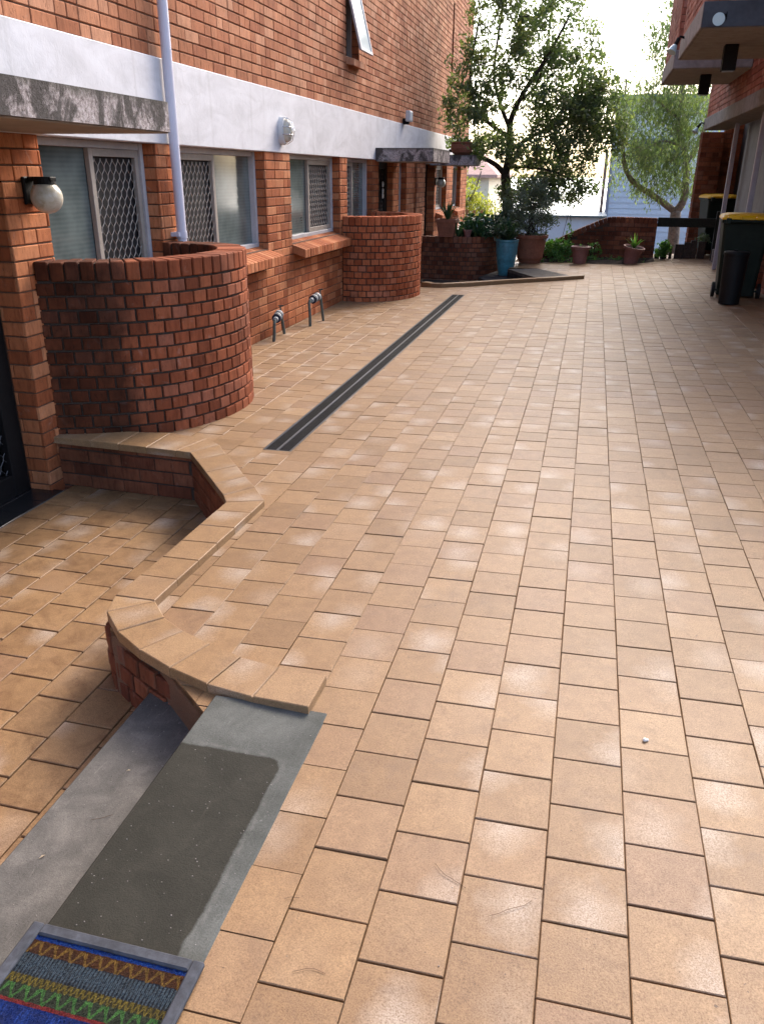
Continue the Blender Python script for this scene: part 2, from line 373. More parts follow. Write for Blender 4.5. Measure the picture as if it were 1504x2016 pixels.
SILV = mat('chrome', (.6,.6,.6), .2, .9)
PEB = speckled('white_stone', (.72,.66,.58), .8)
def leafmat(name, stops, trans=.35, rough=.4):
    m = mat(name, stops[0][1], rough, spec=.5); k = N(m)
    c = k.ramp(k.rnd(), stops); k.l(c, k.b.inputs['Base Color'])
    tr = k.n('ShaderNodeBsdfTranslucent'); k.l(k.mixc(1.0, c, (1.6, 1.9, .9), 'MULTIPLY'), tr.inputs[0])
    mx = k.n('ShaderNodeMixShader'); mx.inputs[0].default_value = trans
    out = [n for n in k.t.nodes if n.type == 'OUTPUT_MATERIAL'][0]
    k.l(k.b.outputs[0], mx.inputs[1]); k.l(tr.outputs[0], mx.inputs[2]); k.l(mx.outputs[0], out.inputs[0]); return m
LEAF = leafmat('leaf_dark', [(0, (.055,.075,.038)), (.5, (.095,.122,.06)), (.8, (.15,.17,.08)), (1, (.21,.18,.08))], .5)
LEAF_G = leafmat('leaf_gum', [(0, (.085,.11,.06)), (.5, (.14,.175,.09)), (.85, (.23,.26,.12)), (1, (.36,.36,.15))], .45)
LEAF_D = leafmat('leaf_deep', [(0, (.015,.04,.02)), (.6, (.03,.07,.03)), (1, (.08,.13,.06))], .2, .3)
LEAF_O = leafmat('leaf_olive', [(0, (.06,.08,.05)), (.6, (.11,.14,.09)), (1, (.20,.23,.17))], .25)
LEAF_Y = leafmat('leaf_yellow', [(0, (.12,.13,.02)), (.5, (.25,.24,.04)), (1, (.48,.40,.10))], .5)
LEAF_B = leafmat('leaf_bright', [(0, (.04,.11,.02)), (.6, (.09,.19,.04)), (1, (.18,.27,.08))], .35)
BARK = speckled('bark', (.045,.033,.025), .95, .4, 30, .8, .01, 6, .4)
BARK_G = speckled('bark_gum', (.24,.20,.16), .9, .3, 20, .5, .008, 5, .35)

# ------------------------------------------------------------------ brick laying
TIL = .02
def brick(mb, o, u, v, n, L, H, mi=0, T=TIL, b=.0045, out=0.0):
    """one brick face: o lower left corner on the wall face, u/v unit axes, n outward"""
    j = rs.uniform(-.0022, .0022)+out
    c0, c1 = b, L-b; d0, d1 = b, H-b
    jj = rs.uniform(-.0015, .0015, 8)
    P = []
    for (a, c, d) in ((c0,d0,j), (c1,d0,j), (c1,d1,j), (c0,d1,j), (0,0,j-b), (L,0,j-b), (L,H,j-b), (0,H,j-b), (0,0,-T), (L,0,-T), (L,H,-T), (0,H,-T)):
        P.append((o[0]+u[0]*a+v[0]*c+n[0]*d, o[1]+u[1]*a+v[1]*c+n[1]*d, o[2]+u[2]*a+v[2]*c+n[2]*d))
    i = len(mb.v); mb.v += P; r = float(rs.rand())
    for f in ((0,1,2,3), (4,5,1,0), (5,6,2,1), (6,7,3,2), (7,4,0,3), (8,9,5,4), (9,10,6,5), (10,11,7,6), (11,8,4,7)):
        mb.f.append(tuple(i+q for q in f)); mb.m.append(mi); mb.r.append(r)
def sub_iv(iv, cuts):
    for a, b in cuts:
        nx = []
        for p, q in iv:
            if b <= p or a >= q: nx.append((p, q)); continue
            if a > p: nx.append((p, a))
            if b < q: nx.append((b, q))
        iv = nx
    return iv
def panel(mb, o, u, n, length, z0, z1, holes=(), L=.24, H=.086, g=.009, zref=0.0, mi=0, mixed=True, ph=0.0):
    """bricks on a vertical face; o = (x,y) start, u = 2D direction; holes = (s0,s1,z0,z1)"""
    U = (u[0], u[1], 0); V = (0, 0, 1); Nn = (n[0], n[1], 0)
    k = math.floor((z0-zref)/H+1e-6)
    while zref+k*H < z1-1e-6:
        a, b = max(z0, zref+k*H), min(z1, zref+(k+1)*H-g)
        if b-a > .015:
            cuts = [(h[0], h[1]) for h in holes if h[2] < b-.012 and h[3] > a+.012]
            s = -((k % 2)*(L/2)+ph) - L
            while s < length:
                l = L
                if mixed and rs.rand() < .42: l = L/2
                p, q = max(0, s), min(length, s+l-.005)
                if q-p > .02:
                    for (c, d) in sub_iv([(p, q)], cuts):
                        if d-c > .015: brick(mb, (o[0]+u[0]*c, o[1]+u[1]*c, a), U, V, Nn, d-c, b-a, mi)
                s += l
        k += 1
def wall(mb, o, u, n, length, z0, z1, depth, holes=(), jamb=.12, caps=(True, True), **kw):
    """mortar body + face bricks + jamb bricks. material 0 brick, 1 mortar"""
    IN = .009
    panel(mb, o, u, n, length, z0, z1, holes, **kw)
    ss = sorted({0.0, length, *[min(max(h[0], 0), length) for h in holes], *[min(max(h[1], 0), length) for h in holes]})
    zz = sorted({z0, z1, *[min(max(h[2], z0), z1) for h in holes], *[min(max(h[3], z0), z1) for h in holes]})
    solid = {}
    for i in range(len(ss)-1):
        for j in range(len(zz)-1):
            cs, cz = (ss[i]+ss[i+1])/2, (zz[j]+zz[j+1])/2
            solid[i, j] = not any(h[0] < cs < h[1] and h[2] < cz < h[3] for h in holes)
    def P(s, z, d): return (o[0]+u[0]*s+n[0]*d, o[1]+u[1]*s+n[1]*d, z)
    for (i, j), ok in solid.items():
        if not ok: continue
        a, b, c, d = ss[i], ss[i+1], zz[j], zz[j+1]
        if not solid.get((i-1, j), False): a += IN if (i > 0 or caps[0]) else 0
        if not solid.get((i+1, j), False): b -= IN if (i < len(ss)-2 or caps[1]) else 0
        mb.quad([P(a,c,-IN), P(b,c,-IN), P(b,d,-IN), P(a,d,-IN)], 1)
        mb.quad([P(a,c,-depth), P(a,d,-depth), P(b,d,-depth), P(b,c,-depth)], 1)
        if not solid.get((i-1, j), False): mb.quad([P(a,c,-depth), P(a,c,-IN), P(a,d,-IN), P(a,d,-depth)], 1)
        if not solid.get((i+1, j), False): mb.quad([P(b,c,-IN), P(b,c,-depth), P(b,d,-depth), P(b,d,-IN)], 1)
        if not solid.get((i, j+1), False): mb.quad([P(a,d,-IN), P(b,d,-IN), P(b,d,-depth), P(a,d,-depth)], 1)
        if not solid.get((i, j-1), False): mb.quad([P(a,c,-depth), P(b,c,-depth), P(b,c,-IN), P(a,c,-IN)], 1)
    kw2 = dict(kw); kw2['mixed'] = False
    nn = (-n[0], -n[1])
    for h in holes:
        hz0, hz1 = max(z0, h[2]), min(z1, h[3])
        if h[1] < length-.01: # far side of the hole, faces back along -u
            st = (o[0]+u[0]*h[1]-n[0]*TIL, o[1]+u[1]*h[1]-n[1]*TIL); panel(mb, st, nn, (-u[0], -u[1]), jamb-TIL, hz0, hz1, (), **kw2)
        if h[0] > .01:
            st = (o[0]+u[0]*h[0]-n[0]*TIL, o[1]+u[1]*h[0]-n[1]*TIL); panel(mb, st, nn, (u[0], u[1]), jamb-TIL, hz0, hz1, (), **kw2)
    if caps[0]:
        st = (o[0]-n[0]*TIL, o[1]-n[1]*TIL); panel(mb, st, nn, (-u[0], -u[1]), depth-TIL, z0, z1, (), **kw2)
    if caps[1]:
        st = (o[0]+u[0]*length-n[0]*TIL, o[1]+u[1]*length-n[1]*TIL); panel(mb, st, nn, (u[0], u[1]), depth-TIL, z0, z1, (), **kw2)

def smooth_path(pts, n=12):
    P = [Vector(p) for p in pts]; out = []
    for i in range(len(P)-1):
        p0 = P[max(i-1, 0)]; p1 = P[i]; p2 = P[i+1]; p3 = P[min(i+2, len(P)-1)]
        for k in range(n):
            t = k/n; out.append(.5*((2*p1)+(-p0+p2)*t+(2*p0-5*p1+4*p2-p3)*t*t+(-p0+3*p1-3*p2+p3)*t**3))
    out.append(P[-1]); return out
class Path:
    def __init__(s, pts, n=12):
        s.p = smooth_path(pts, n) if n else [Vector(q) for q in pts]
        s.d = [0]
        for a, b in zip(s.p, s.p[1:]): s.d.append(s.d[-1]+(b-a).length)
        s.len = s.d[-1]
    def at(s, t):
        t = min(max(t, 0), s.len)
        for i in range(len(s.d)-1):
            if t <= s.d[i+1] or i == len(s.d)-2:
                f = (t-s.d[i])/(s.d[i+1]-s.d[i]); a, b = s.p[i], s.p[i+1]; break
        q = a+(b-a)*f; lo = max(i-1, 0); hi = min(i+2, len(s.p)-1); tg = (s.p[hi]-s.p[lo]).normalized()
        return q, tg
def curved_wall(pts, z0, ztop, thick=.2, Lh=.112, H=.083, soldier=True, soft=.11):
    """header-bond wall on a curved plan with a brick-on-edge coping; outside on the left... right of travel"""
    mb = MB(); pa = Path(pts)
    zc = ztop-(soft if soldier else 0)
    K = max(8, int(pa.len/.04))
    ring = []
    for i in range(K+1):
        q, tg = pa.at(pa.len*i/K); nr = Vector((tg.y, -tg.x)); ring.append((q-nr*.017, q-nr*(thick-.017)))
    for i in range(K):
        (a0, b0), (a1, b1) = ring[i], ring[i+1]; zt = ztop-.012
        mb.quad([(*a0, z0), (*a1, z0), (*a1, zt), (*a0, zt)], 1)
        mb.quad([(*b1, z0), (*b0, z0), (*b0, zt), (*b1, zt)], 1)
        mb.quad([(*a0, zt), (*a1, zt), (*b1, zt), (*b0, zt)], 1)
    k = 0
    nb = round(pa.len/Lh); L1 = pa.len/nb
    while zc-(k+1)*H > z0-H:
        zb = zc-(k+1)*H; za = max(zb, z0)
        if zb+H-.011-za > .02:
            off = (k % 2)*.5
            for b in range(-1, nb+1):
                s0 = (b+off)*L1; s1 = s0+L1-.013
                p, q = max(0, s0), min(pa.len, s1)
                if q-p < .03: continue
                for side in (0, 1):
                    c0, tg = pa.at((p+q)/2); nr = Vector((tg.y, -tg.x)); half = (q-p)/2
                    if side == 0: o = c0-tg*half; u = tg; n = nr
                    else:
                        shr = half*.82; o = c0-nr*thick+tg*shr; u = -tg; n = -nr; half = shr
                    jit = rs.uniform(-.002, .002)
                    brick(mb, (o.x, o.y, za+jit), (u.x, u.y, 0), (0,0,1), (n.x, n.y, 0), 2*half, zb+H-.013-za, 0, T=.03, b=.0035)
        k += 1
    if soldier:
        ns = round(pa.len/.088); L2 = pa.len/ns
        for b in range(ns):
            c0, tg = pa.at((b+.5)*L2); nr = Vector((tg.y, -tg.x)); hw = L2/2-.005; r = float(rs.rand()); dz = rs.uniform(-.003, .003); dn_ = rs.uniform(-.003, .003)
            def tf(p, c0=c0, tg=tg, nr=nr, dz=dz, dn_=dn_):
                k2 = 1.0-.10*(p[1]/thick)
                q = c0+tg*p[0]*k2-nr*(p[1]+dn_); return (q.x, q.y, p[2]+dz)
            mb.box(-hw, hw, -.004, thick+.002, zc, ztop, 0, r, .006, tf)
    return mb

def grille(mb, o, u, n, w, z0, z1, pw=.075, ph=.1, t=.0035):
    """expanded-metal diamonds: strands zigzag down the panel"""
    rows = int((z1-z0)/(ph/2))+1; nx = int(w/pw)+1
    U = Vector((u[0], u[1], 0)); O = Vector((o[0], o[1], 0)); Nn = Vector((n[0], n[1], 0))
    for k in range(nx+1):
        for sg in (-1, 1):
            pts = []
            for r in range(rows*4+1):
                zz = z0+r*ph/8
                if zz > z1: break
                x = k*pw+sg*pw/4*(1+math.copysign(abs(math.cos(math.pi*r/4))**.7, math.cos(math.pi*r/4)))-sg*pw/4
                x = k*pw + sg*(pw/4)*math.copysign(abs(math.cos(math.pi*r/4))**.75, math.cos(math.pi*r/4)) + sg*pw/4
                pts.append((x, zz))
            seg = []
            for x, zz in pts:
                if -.001 <= x <= w+.001: seg.append((x, zz))
                else:
                    if len(seg) > 1: mb_strand(mb, seg, O, U, Nn, t)
                    seg = []
            if len(seg) > 1: mb_strand(mb, seg, O, U, Nn, t)
def mb_strand(mb, seg, O, U, Nn, t):
    mb.tube([tuple(O+U*x+Vector((0, 0, z))) for x, z in seg], t, 4)

def leaves(mb, centers, size, n_each, spread, rn, droop=0.0, asp=.42, mi=0, zmin=None):
    """small pointed leaves scattered round clump centres"""
    for ci, c in enumerate(centers):
        cr = rn.rand()
        ne = max(1, int(n_each*rn.uniform(.6, 1.3)))
        P = rn.normal(0, 1, (ne, 3)); P = P/np.maximum(.3, np.linalg.norm(P, axis=1))[:, None]*(rn.rand(ne)**.5)[:, None]*spread*rn.uniform(.7, 1.25)
        for p in P:
            q = np.array(c)+p
            if zmin is not None and q[2] < zmin: continue
            d = rn.normal(0, 1, 3); d[2] -= droop*1.6; d /= np.linalg.norm(d)
            e = np.cross(d, rn.normal(0, 1, 3)); e /= max(1e-6, np.linalg.norm(e))
            s = size*rn.uniform(.6, 1.25); wd = s*asp*.5
            up = np.cross(d, e)*wd*.35
            i = len(mb.v)
            mb.v += [tuple(q-d*s*.5), tuple(q+e*wd+up), tuple(q+d*s*.5), tuple(q-e*wd+up)]
            mb.f.append((i, i+1, i+2, i+3)); mb.m.append(mi); mb.r.append(float(min(1, max(0, .65*cr+.5*rn.rand()-.1))))
def strap_leaves(mb, c, n, length, width, rn, spread=.6, mi=0):
    for k in range(n):
        a = rn.uniform(0, 2*math.pi); out = rn.uniform(.25, 1)*spread; L = length*rn.uniform(.6, 1.1); r = float(rn.rand())
        d = Vector((math.cos(a), math.sin(a), 0)); sd = Vector((-d.y, d.x, 0)); prev = None; K = 5
        for i in range(K+1):
            t = i/K; p = Vector(c)+d*(L*out*t)+Vector((0, 0, L*(t*(1.0-.25*out)-.55*out*t*t))); wv = width*(.55+.8*t-1.33*t*t)*.5+.001
            cur = (p+sd*wv, p-sd*wv)
            if prev: mb.quad([prev[0], prev[1], cur[1], cur[0]], mi, r)
            prev = cur

# ------------------------------------------------------------------ polygon helpers for the paving
def clip_half(poly, a, b, keep_left):
    out = []; n = len(poly)
    def sd(p): return ((b[0]-a[0])*(p[1]-a[1])-(b[1]-a[1])*(p[0]-a[0]))*(1 if keep_left else -1)
    for i in range(n):
        p, q = poly[i], poly[(i+1) % n]; sp, sq = sd(p), sd(q)
        if sp >= 0: out.append(p)
        if sp*sq < 0:
            t = sp/(sp-sq); out.append((p[0]+(q[0]-p[0])*t, p[1]+(q[1]-p[1])*t))
    return out if len(out) >= 3 else []
def area(p): return .5*sum(p[i][0]*p[(i+1) % len(p)][1]-p[(i+1) % len(p)][0]*p[i][1] for i in range(len(p)))
def subtract(polys, cv):
    res = []
    for po in polys:
        rest = po
        for i in range(len(cv)):
            a, b = cv[i], cv[(i+1) % len(cv)]
            o = clip_half(rest, a, b, False)
            if o and abs(area(o)) > 1e-5: res.append(o)
            rest = clip_half(rest, a, b, True)
            if not rest: break
    return res
def ccw(p): return p if area(p) > 0 else p[::-1]

# outline of the two sunken entries and everything else the top paving leaves free (convex pieces)
CUTS = [ccw(c) for c in [
    [(-3.6,4.26),(-2.2,4.24),(-2.2,-3),(-3.6,-3)],
    [(-2.2,4.24),(-1.62,3.50),(-1.62,-3),(-2.2,-3)],
    [(-1.62,2.38),(-1.48,2.26),(-1.30,2.14),(-1.03,2.02),(-1.03,-3),(-1.62,-3)],
    [(-1.03,2.05),(-.66,2.0),(-.66,1.955),(-.645,1.955),(-.645,-3),(-1.03,-3)],
    # sunken entry 2
    [(-3.6,12.40),(-2.14,12.42),(-1.2,13.12),(-1.2,14.2),(-1.2,15.6),(-3.6,15.6)],
    [(-1.2,13.12),(-.02,13.92),(-.90,15.5),(-1.2,15.6)],
    [(-3.6,15.55),(-.90,15.5),(-1.42,16.45),(-1.42,18.5),(-3.6,18.5)],
    # garden bed at the end
    [(-1.42,16.75),(-.46,16.72),(-.46,18.5),(-1.42,18.5)],
    [(-.46,16.72),(.1,16.42),(.5,16.36),(.5,18.5),(-.46,18.5)],
    [(.5,16.36),(.95,16.55),(1.27,16.98),(1.27,18.5),(.5,18.5)],
    # drain channel
    [(-1.865,4.43),(-1.675,4.43),(-1.675,11.74),(-1.865,11.74)],
]]
SUB = [[(a, b) for a, b in c] for c in CUTS]
# ------------------------------------------------------------------ ground
def ground_sheet():
    mb = MB(); z = -.37
    mb.quad([(-60,-12,z),(60,-12,z),(60,19.2,z),(-60,19.2,z)])
    mb.quad([(-60,19.2,z),(60,19.2,z),(60,24,-2.2),(-60,24,-2.2)])
    mb.quad([(-60,24,-2.2),(60,24,-2.2),(90,70,-5),(-90,70,-5)])
    mb.quad([(-90,70,-5),(90,70,-5),(90,71,-9),(-90,71,-9)])
    o = mb.build('ground', SOIL); tag(o, kind='structure')
    mb = MB(); mb.quad([(-3000,60,-8),(3000,60,-8),(3000,5000,-8),(-3000,5000,-8)])
    wm = speckled('sea_water', (.35,.42,.46), .25, .05, .3, .2, .05); o = mb.build('water', wm); tag(o, kind='structure')
ground_sheet()

def paver_field():
    base = MB()
    rect = [ccw([(-3.25,-1.5),(4.2,-1.5),(4.2,18.6),(-3.25,18.6)])]
    P = rect
    for c in SUB: P = subtract(P, c)
    for po in P:
        po = ccw(po)
        xs = [p[0] for p in po]
        for xa, xb in ((-9, -1.75), (-1.75, 9)):
            q = clip_half(po, (xa, 0), (xa, 1), False); q = clip_half(q, (xb, 0), (xb, 1), True) if q else q
            if q: base.prism(ccw(q), -.4, -.011, 0, .5, Z)
    o = base.build('paving_bed', SAND); tag(o, kind='structure')
    mb = MB(); g = .0022
    for i in range(-18, 22):
        x0 = .05+.19*i; x1 = x0+.19
        off = 1.345 if i % 2 == 0 else 1.435
        for j in range(-14, 92):
            y0 = off+.189*j; y1 = y0+.189
            if y1 < .0 and x0 < 0: pass
            gx, gy = .0013*rs.uniform(.3, 1.2), .0023*rs.uniform(.45, 1.35)
            q = [(x0+gx, y0+gy), (x1-gx, y0+gy), (x1-gx, y1-gy), (x0+gx, y1-gy)]
            if x1 < -3.3 or y0 > 18.7 or x0 > 3.2: continue
            pl = [q]
            for c in SUB: 
                if pl: pl = subtract(pl, c)
            r = float(rs.rand()); dz = rs.uniform(-.0013, .0013)
            if not pl: continue
            whole = len(pl) == 1 and abs(area(pl[0])-area(q)) < 1e-6
            tl = [rs.uniform(-.0008, .0008) for _ in range(2)]
            if whole:
                if x0 < -1.75 < x1: zz = lambda x: 0.0 if x < -1.75 else Z(x)
                def tf(p, tl=tl, dz=dz, x0=x0, y0=y0):
                    return (p[0], p[1], p[2]+Z(p[0])+dz+tl[0]*(p[0]-x0)/.19+tl[1]*(p[1]-y0)/.19)
                b = .0020; bz = .0017
                # top with chamfer and sides down into the bed
                A = [(q[0][0]+b, q[0][1]+b), (q[1][0]-b, q[1][1]+b), (q[2][0]-b, q[2][1]-b), (q[3][0]+b, q[3][1]-b)]
                v = [tf((*p, 0)) for p in A]+[tf((*p, -bz)) for p in q]+[tf((*p, -.02)) for p in q]
                k = len(mb.v); mb.v += v
                fs = [(0,1,2,3)]+[(4+a, 4+(a+1) % 4, (a+1) % 4, a) for a in range(4)]+[(8+a, 8+(a+1) % 4, 4+(a+1) % 4, 4+a) for a in range(4)]
                for f in fs: mb.f.append(tuple(k+a for a in f)); mb.m.append(0); mb.r.append(r)
                mb.uv[len(mb.f)-9] = [(0,0),(1,0),(1,1),(0,1)]
            else:
                for po in pl:
                    po = ccw(po); mb.prism(po, -.03, -.0005+dz, 0, r, Z)
                    mb.uv[len(mb.f)-len(po)-2] = [((px-x0)/.19, (py-y0)/.189) for px, py in po]
    o = mb.build('paving', PAV); tag(o, kind='structure')
paver_field()

def lower_paving():
    zf = -.30
    mb = MB(); mb.prism(ccw([(-3.16,-1.5),(-1.0,-1.5),(-1.0,1.95),(-1.5,2.4),(-1.66,3.6),(-2.2,4.2),(-3.16,4.2)]), -.40, zf-.012, 0)
    mb.prism(ccw([(-3.25,12.4),(-2.14,12.42),(-.1,13.9),(-.9,15.6),(-1.3,18),(-3.25,18)]), -.40, zf-.012, 0)
    o = mb.build('sunken_paving_bed', SAND); tag(o, kind='structure')
    mb = MB()
    for (X0, X1, Y0, Y1) in ((-3.13, -1.0, -.6, 4.25), (-3.2, -1.3, 12.4, 16.2)):
        ni = int((X1-X0)/.19)+2; nj = int((Y1-Y0)/.2)+2
        for i in range(-1, ni):
            for j in range(-1, nj):
                x0 = X0+.20*i; y0 = Y0+.215*j+(i % 2)*.1
                a = (max(X0, x0+.0025), min(X1, x0+.1975)); b = (max(Y0, y0+.003), min(Y1, y0+.212))
                if a[1]-a[0] < .02 or b[1]-b[0] < .02: continue
                r = float(rs.rand())*.85; dz = rs.uniform(-.0015, .0015)
                mb.box(a[0], a[1], b[0], b[1], zf-.03, zf+dz, 0, r, .0025); mb.uv[len(mb.f)-21] = [(0,0),(1,0),(1,1),(0,1)]
    o = mb.build('sunken_paving', PAV_L); tag(o, kind='structure')
def make_paver_dirty():
    m = PAV.copy(); m.name = 'paver_clay_weathered'; t = m.node_tree; b = t.nodes['Principled BSDF']; src = b.inputs['Base Color'].links[0].from_socket
    k = N(m); g = k.ramp(k.noise(k.obj(), 7, 7, .75, .8), [(.48, (1.12, 1.12, 1.12)), (.68, (.70, .63, .58))]); k.l(k.mixc(1.0, src, g, 'MULTIPLY'), b.inputs['Base Color']); return m
PAV_L = make_paver_dirty()
lower_paving()

# coping tiles round the sunken entry
PAIRS = [((-3.22,4.215),(-3.22,4.42)), ((-2.932,4.202),(-2.932,4.42)), ((-2.731,4.194),(-2.731,4.46)), ((-2.53,4.186),(-2.53,4.50)), ((-2.329,4.175),(-2.25,4.45)),
 ((-2.225,4.165),(-2.117,4.354)), ((-2.128,4.049),(-2.006,4.198)), ((-1.981,3.870),(-1.855,4.02)), ((-1.850,3.710),(-1.740,3.87)), ((-1.740,3.575),(-1.621,3.726)),
 ((-1.685,3.486),(-1.497,3.552)), ((-1.687,3.37),(-1.500,3.381)), ((-1.688,3.186),(-1.504,3.186)), ((-1.690,3.005),(-1.510,3.007)), ((-1.692,2.829),(-1.514,2.826)),
 ((-1.696,2.647),(-1.520,2.642)), ((-1.704,2.463),(-1.524,2.457)), ((-1.665,2.337),(-1.518,2.452)), ((-1.546,2.216),(-1.423,2.348)), ((-1.401,2.120),(-1.305,2.274)),
 ((-1.241,2.040),(-1.17,2.213)), ((-1.074,1.980),(-1.029,2.159)), ((-.900,1.948),(-.877,2.130)), ((-.706,1.936),(-.703,2.115))]
def coping():
    root = thing('garden_edge_wall', (-1.7, 3.0, -.3), 'low brick retaining edge capped with tan pavers round the sunken near entry', 'retaining wall')
    mb = MB()
    for (o0, i0), (o1, i1) in zip(PAIRS, PAIRS[1:]):
        q = [Vector(o0), Vector(o1), Vector(i1), Vector(i0)]
        c = sum(q, Vector((0, 0)))/4; gap = .0014; r = float(rs.choice([rs.uniform(.45, .68), rs.uniform(.93, 1.0)]))
        if (o1[0] == -2.932): pass
        top = []; 
        for k, p in enumerate(q):
            d1 = (q[(k+1) % 4]-p).normalized(); d0 = (q[(k-1) % 4]-p).normalized()
            top.append(p+(d1+d0)*gap)
        t2 = []
        for k, p in enumerate(top):
            d1 = (top[(k+1) % 4]-p).normalized(); d0 = (top[(k-1) % 4]-p).normalized(); t2.append(p+(d1+d0)*.003)
        zt = .034+rs.uniform(-.0015, .0015)
        k = len(mb.v)
        mb.v += [(p.x, p.y, zt+Z(p.x)) for p in t2]+[(p.x, p.y, zt-.0028+Z(p.x)) for p in top]+[(p.x, p.y, zt-.042+Z(p.x)) for p in top]
        fs = [(0,1,2,3)]+[(4+a, 4+(a+1) % 4, (a+1) % 4, a) for a in range(4)]+[(8+a, 8+(a+1) % 4, 4+(a+1) % 4, 4+a) for a in range(4)]+[(11,10,9,8)]
        for f in fs: mb.f.append(tuple(k+a for a in f)); mb.m.append(0); mb.r.append(r)
        mb.uv[len(mb.f)-10] = [(0,0),(1,0),(1,1),(0,1)]
    mb.build('coping', PAV, root)
    # brick face below: straight runs and the curved end
    wb = MB()
    def run(a, b, caps=(False, False)):
        a, b = Vector(a), Vector(b); u = (b-a).normalized(); n = Vector((u.y, -u.x))
        wall(wb, tuple(a), tuple(u), tuple(n), (b-a).length, -.36, -.008, .10, (), caps=caps, mixed=False, zref=-.30+.0, H=.086)
    run((-3.22, 4.245), (-2.245, 4.205)) ; run((-2.245, 4.205), (-1.71, 3.55)); run((-1.71, 3.55), (-1.73, 2.47))
    cp = Path([(-1.73,2.50),(-1.715,2.40),(-1.66,2.32),(-1.545,2.235),(-1.395,2.145),(-1.235,2.07),(-1.07,2.012),(-.93,1.985)])
    K = 40
    for i in range(K):
        a, ta = cp.at(cp.len*i/K); b, tb = cp.at(cp.len*(i+1)/K); na = Vector((ta.y, -ta.x)); nb = Vector((tb.y, -tb.x)); a2 = a-na*.02; b2 = b-nb*.02
        wb.quad([(*a2, -.36), (*b2, -.36), (*b2, -.006), (*a2, -.006)], 1)
    nbk = round(cp.len/.118)
    for rr in range(3):
        for b in range(nbk):
            s = (b+.5+(rr % 2)*.5)*cp.len/nbk
            if s > cp.len-.05: continue
            c0, tg = cp.at(s); nr = Vector((tg.y, -tg.x)); h = .050; o = c0-tg*h
            brick(wb, (o.x, o.y, -.305+rr*.087), (tg.x, tg.y, 0), (0, 0, 1), (nr.x, nr.y, 0), 2*h, .072, 0, T=.03, b=.005)
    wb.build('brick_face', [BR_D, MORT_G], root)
coping()

# cement landing slab, lower tread, black threshold tiles
mb = MB(); mb.box(-1.035, -.650, -1.2, 1.962, -.37, .012+.02, 0, .5, .006); o = mb.build('cement_step', SLAB)
tag(o, 'top grey cement step of the near entry with a dark wet patch', 'step', 'grey cement steps of the front entry')
mb = MB(); mb.box(-1.40, -1.036, -1.2, 2.22, -.37, -.155, 0, .5, .008); o = mb.build('cement_step', STEP)
tag(o, 'lower grey cement step scattered with grit and twigs, beside the sunken paving', 'step', 'grey cement steps of the front entry')
mb = MB()
for i in range(5):
    for j in range(12):
        x1 = -3.135-.2*i; y1 = 4.14-.2*j
        mb.box(x1-.196, x1, y1-.196, y1, -.34, -.297, 0, .5, .002)
mb.box(-4.2, -3.131, 1.6, 4.14, -.36, -.300, 1)
o = mb.build('threshold_tiles', [BTILE, GROUT]); tag(o, kind='structure')

# drain grate
def drain():
    root = thing('drain_grate', (-1.77, 8, 0), 'long black slotted drain grate set flush in the tan paving', 'drain')
    mb = MB(); x0, x1, y0, y1 = -1.862, -1.678, 4.433, 11.737
    for a, b in ((x0, x0+.012), (x1-.012, x1), (-1.778, -1.762)):
        mb.box(a, b, y0, y1, -.035, .0005, 0)
    mb.box(x0+.012, x1-.012, y0, y0+.010, -.035, 0, 0); mb.box(x0+.012, x1-.012, y1-.01, y1, -.035, 0, 0)
    f = mb.build('frame', speckled('galvanised_rail', (.05,.052,.06), .6, .4, 60, .1, .001, 2, .4, .3), root)
    mb = MB(); y = y0+.016; k = 0
    while y < y1-.012:
        for a, b in ((x0+.012, -1.778), (-1.762, x1-.012)): mb.box(a, b, y, y+.009, -.02, -.004, 0)
        y += .0175; k += 1
    mb.build('slats', speckled('grate_black', (.008,.008,.010), .7, .3, 30, .1, .001, 3, .3, .15), root)
    mb = MB(); mb.box(x0, x1, y0, y1, -.2, -.06, 0); mb.build('channel', DARK, root)
drain()

# ------------------------------------------------------------------ left building
bld = thing('apartment_building', (-4.5, 11, -.3), 'long orange brick apartment block with a white rendered band, left of the court', 'building')
ZB0, ZB1 = 1.795, 2.37
XW = -3.2
WIN = [  # y0,y1, sill z, mesh side ('near'/'far'), window kind
    (4.50, 5.88, .90), (6.24, 8.05, .90), (8.77, 10.62, .90), (10.94, 12.65-.32, .90),
    (14.02, 14.62, .90), (15.28, 15.50, .90), (17.50, 18.72, .90), (19.55, 20.75, .90)]
DOORS = [(2.6, 4.12), (12.65, 13.60), (16.30, 17.30)]
holes = [(a-0, b-0, s-.02, 3) for a, b, s in WIN]+[(a, b, -1, 3) for a, b in DOORS]
holes = [(a+2, b+2, c, d) for a, b, c, d in holes]     # s = y + 2
mb = MB()
wall(mb, (XW, -2.0), (0, 1), (1, 0), 23.75, -.36, ZB0, .34, holes, jamb=.16, caps=(False, True))
mb.build('lower_wall', [BR_L, MORT], bld)
mb = MB()
wall(mb, (XW, -2.0), (0, 1), (1, 0), 23.78, ZB1, 7.2, .30, [(12.95, 13.55, 2.97, 4.1), (20.80, 20.98, 2.75, 4.85)], jamb=.14, caps=(False, True), zref=ZB1)
mb.build('upper_wall', [BR, MORT], bld)
mb = MB(); mb.box(XW-.30, XW+.012, -2.0, 21.80, ZB0, ZB1, 0, .5, .006); mb.build('rendered_band', WHITE, bld)
mb = MB()
mb.box(-9.5, XW-.42, -2.0, 21.6, -.36, 7.2, 0); mb.box(-9.5, XW-.301, 21.45, 21.7, -.36, 7.2, 0)
mb.build('inner_core', DARK, bld)
mb = MB(); mb.box(-9.6, XW+.35, -2.2, 22.0, 7.2, 7.4, 0); mb.build('roof', CONC, bld)

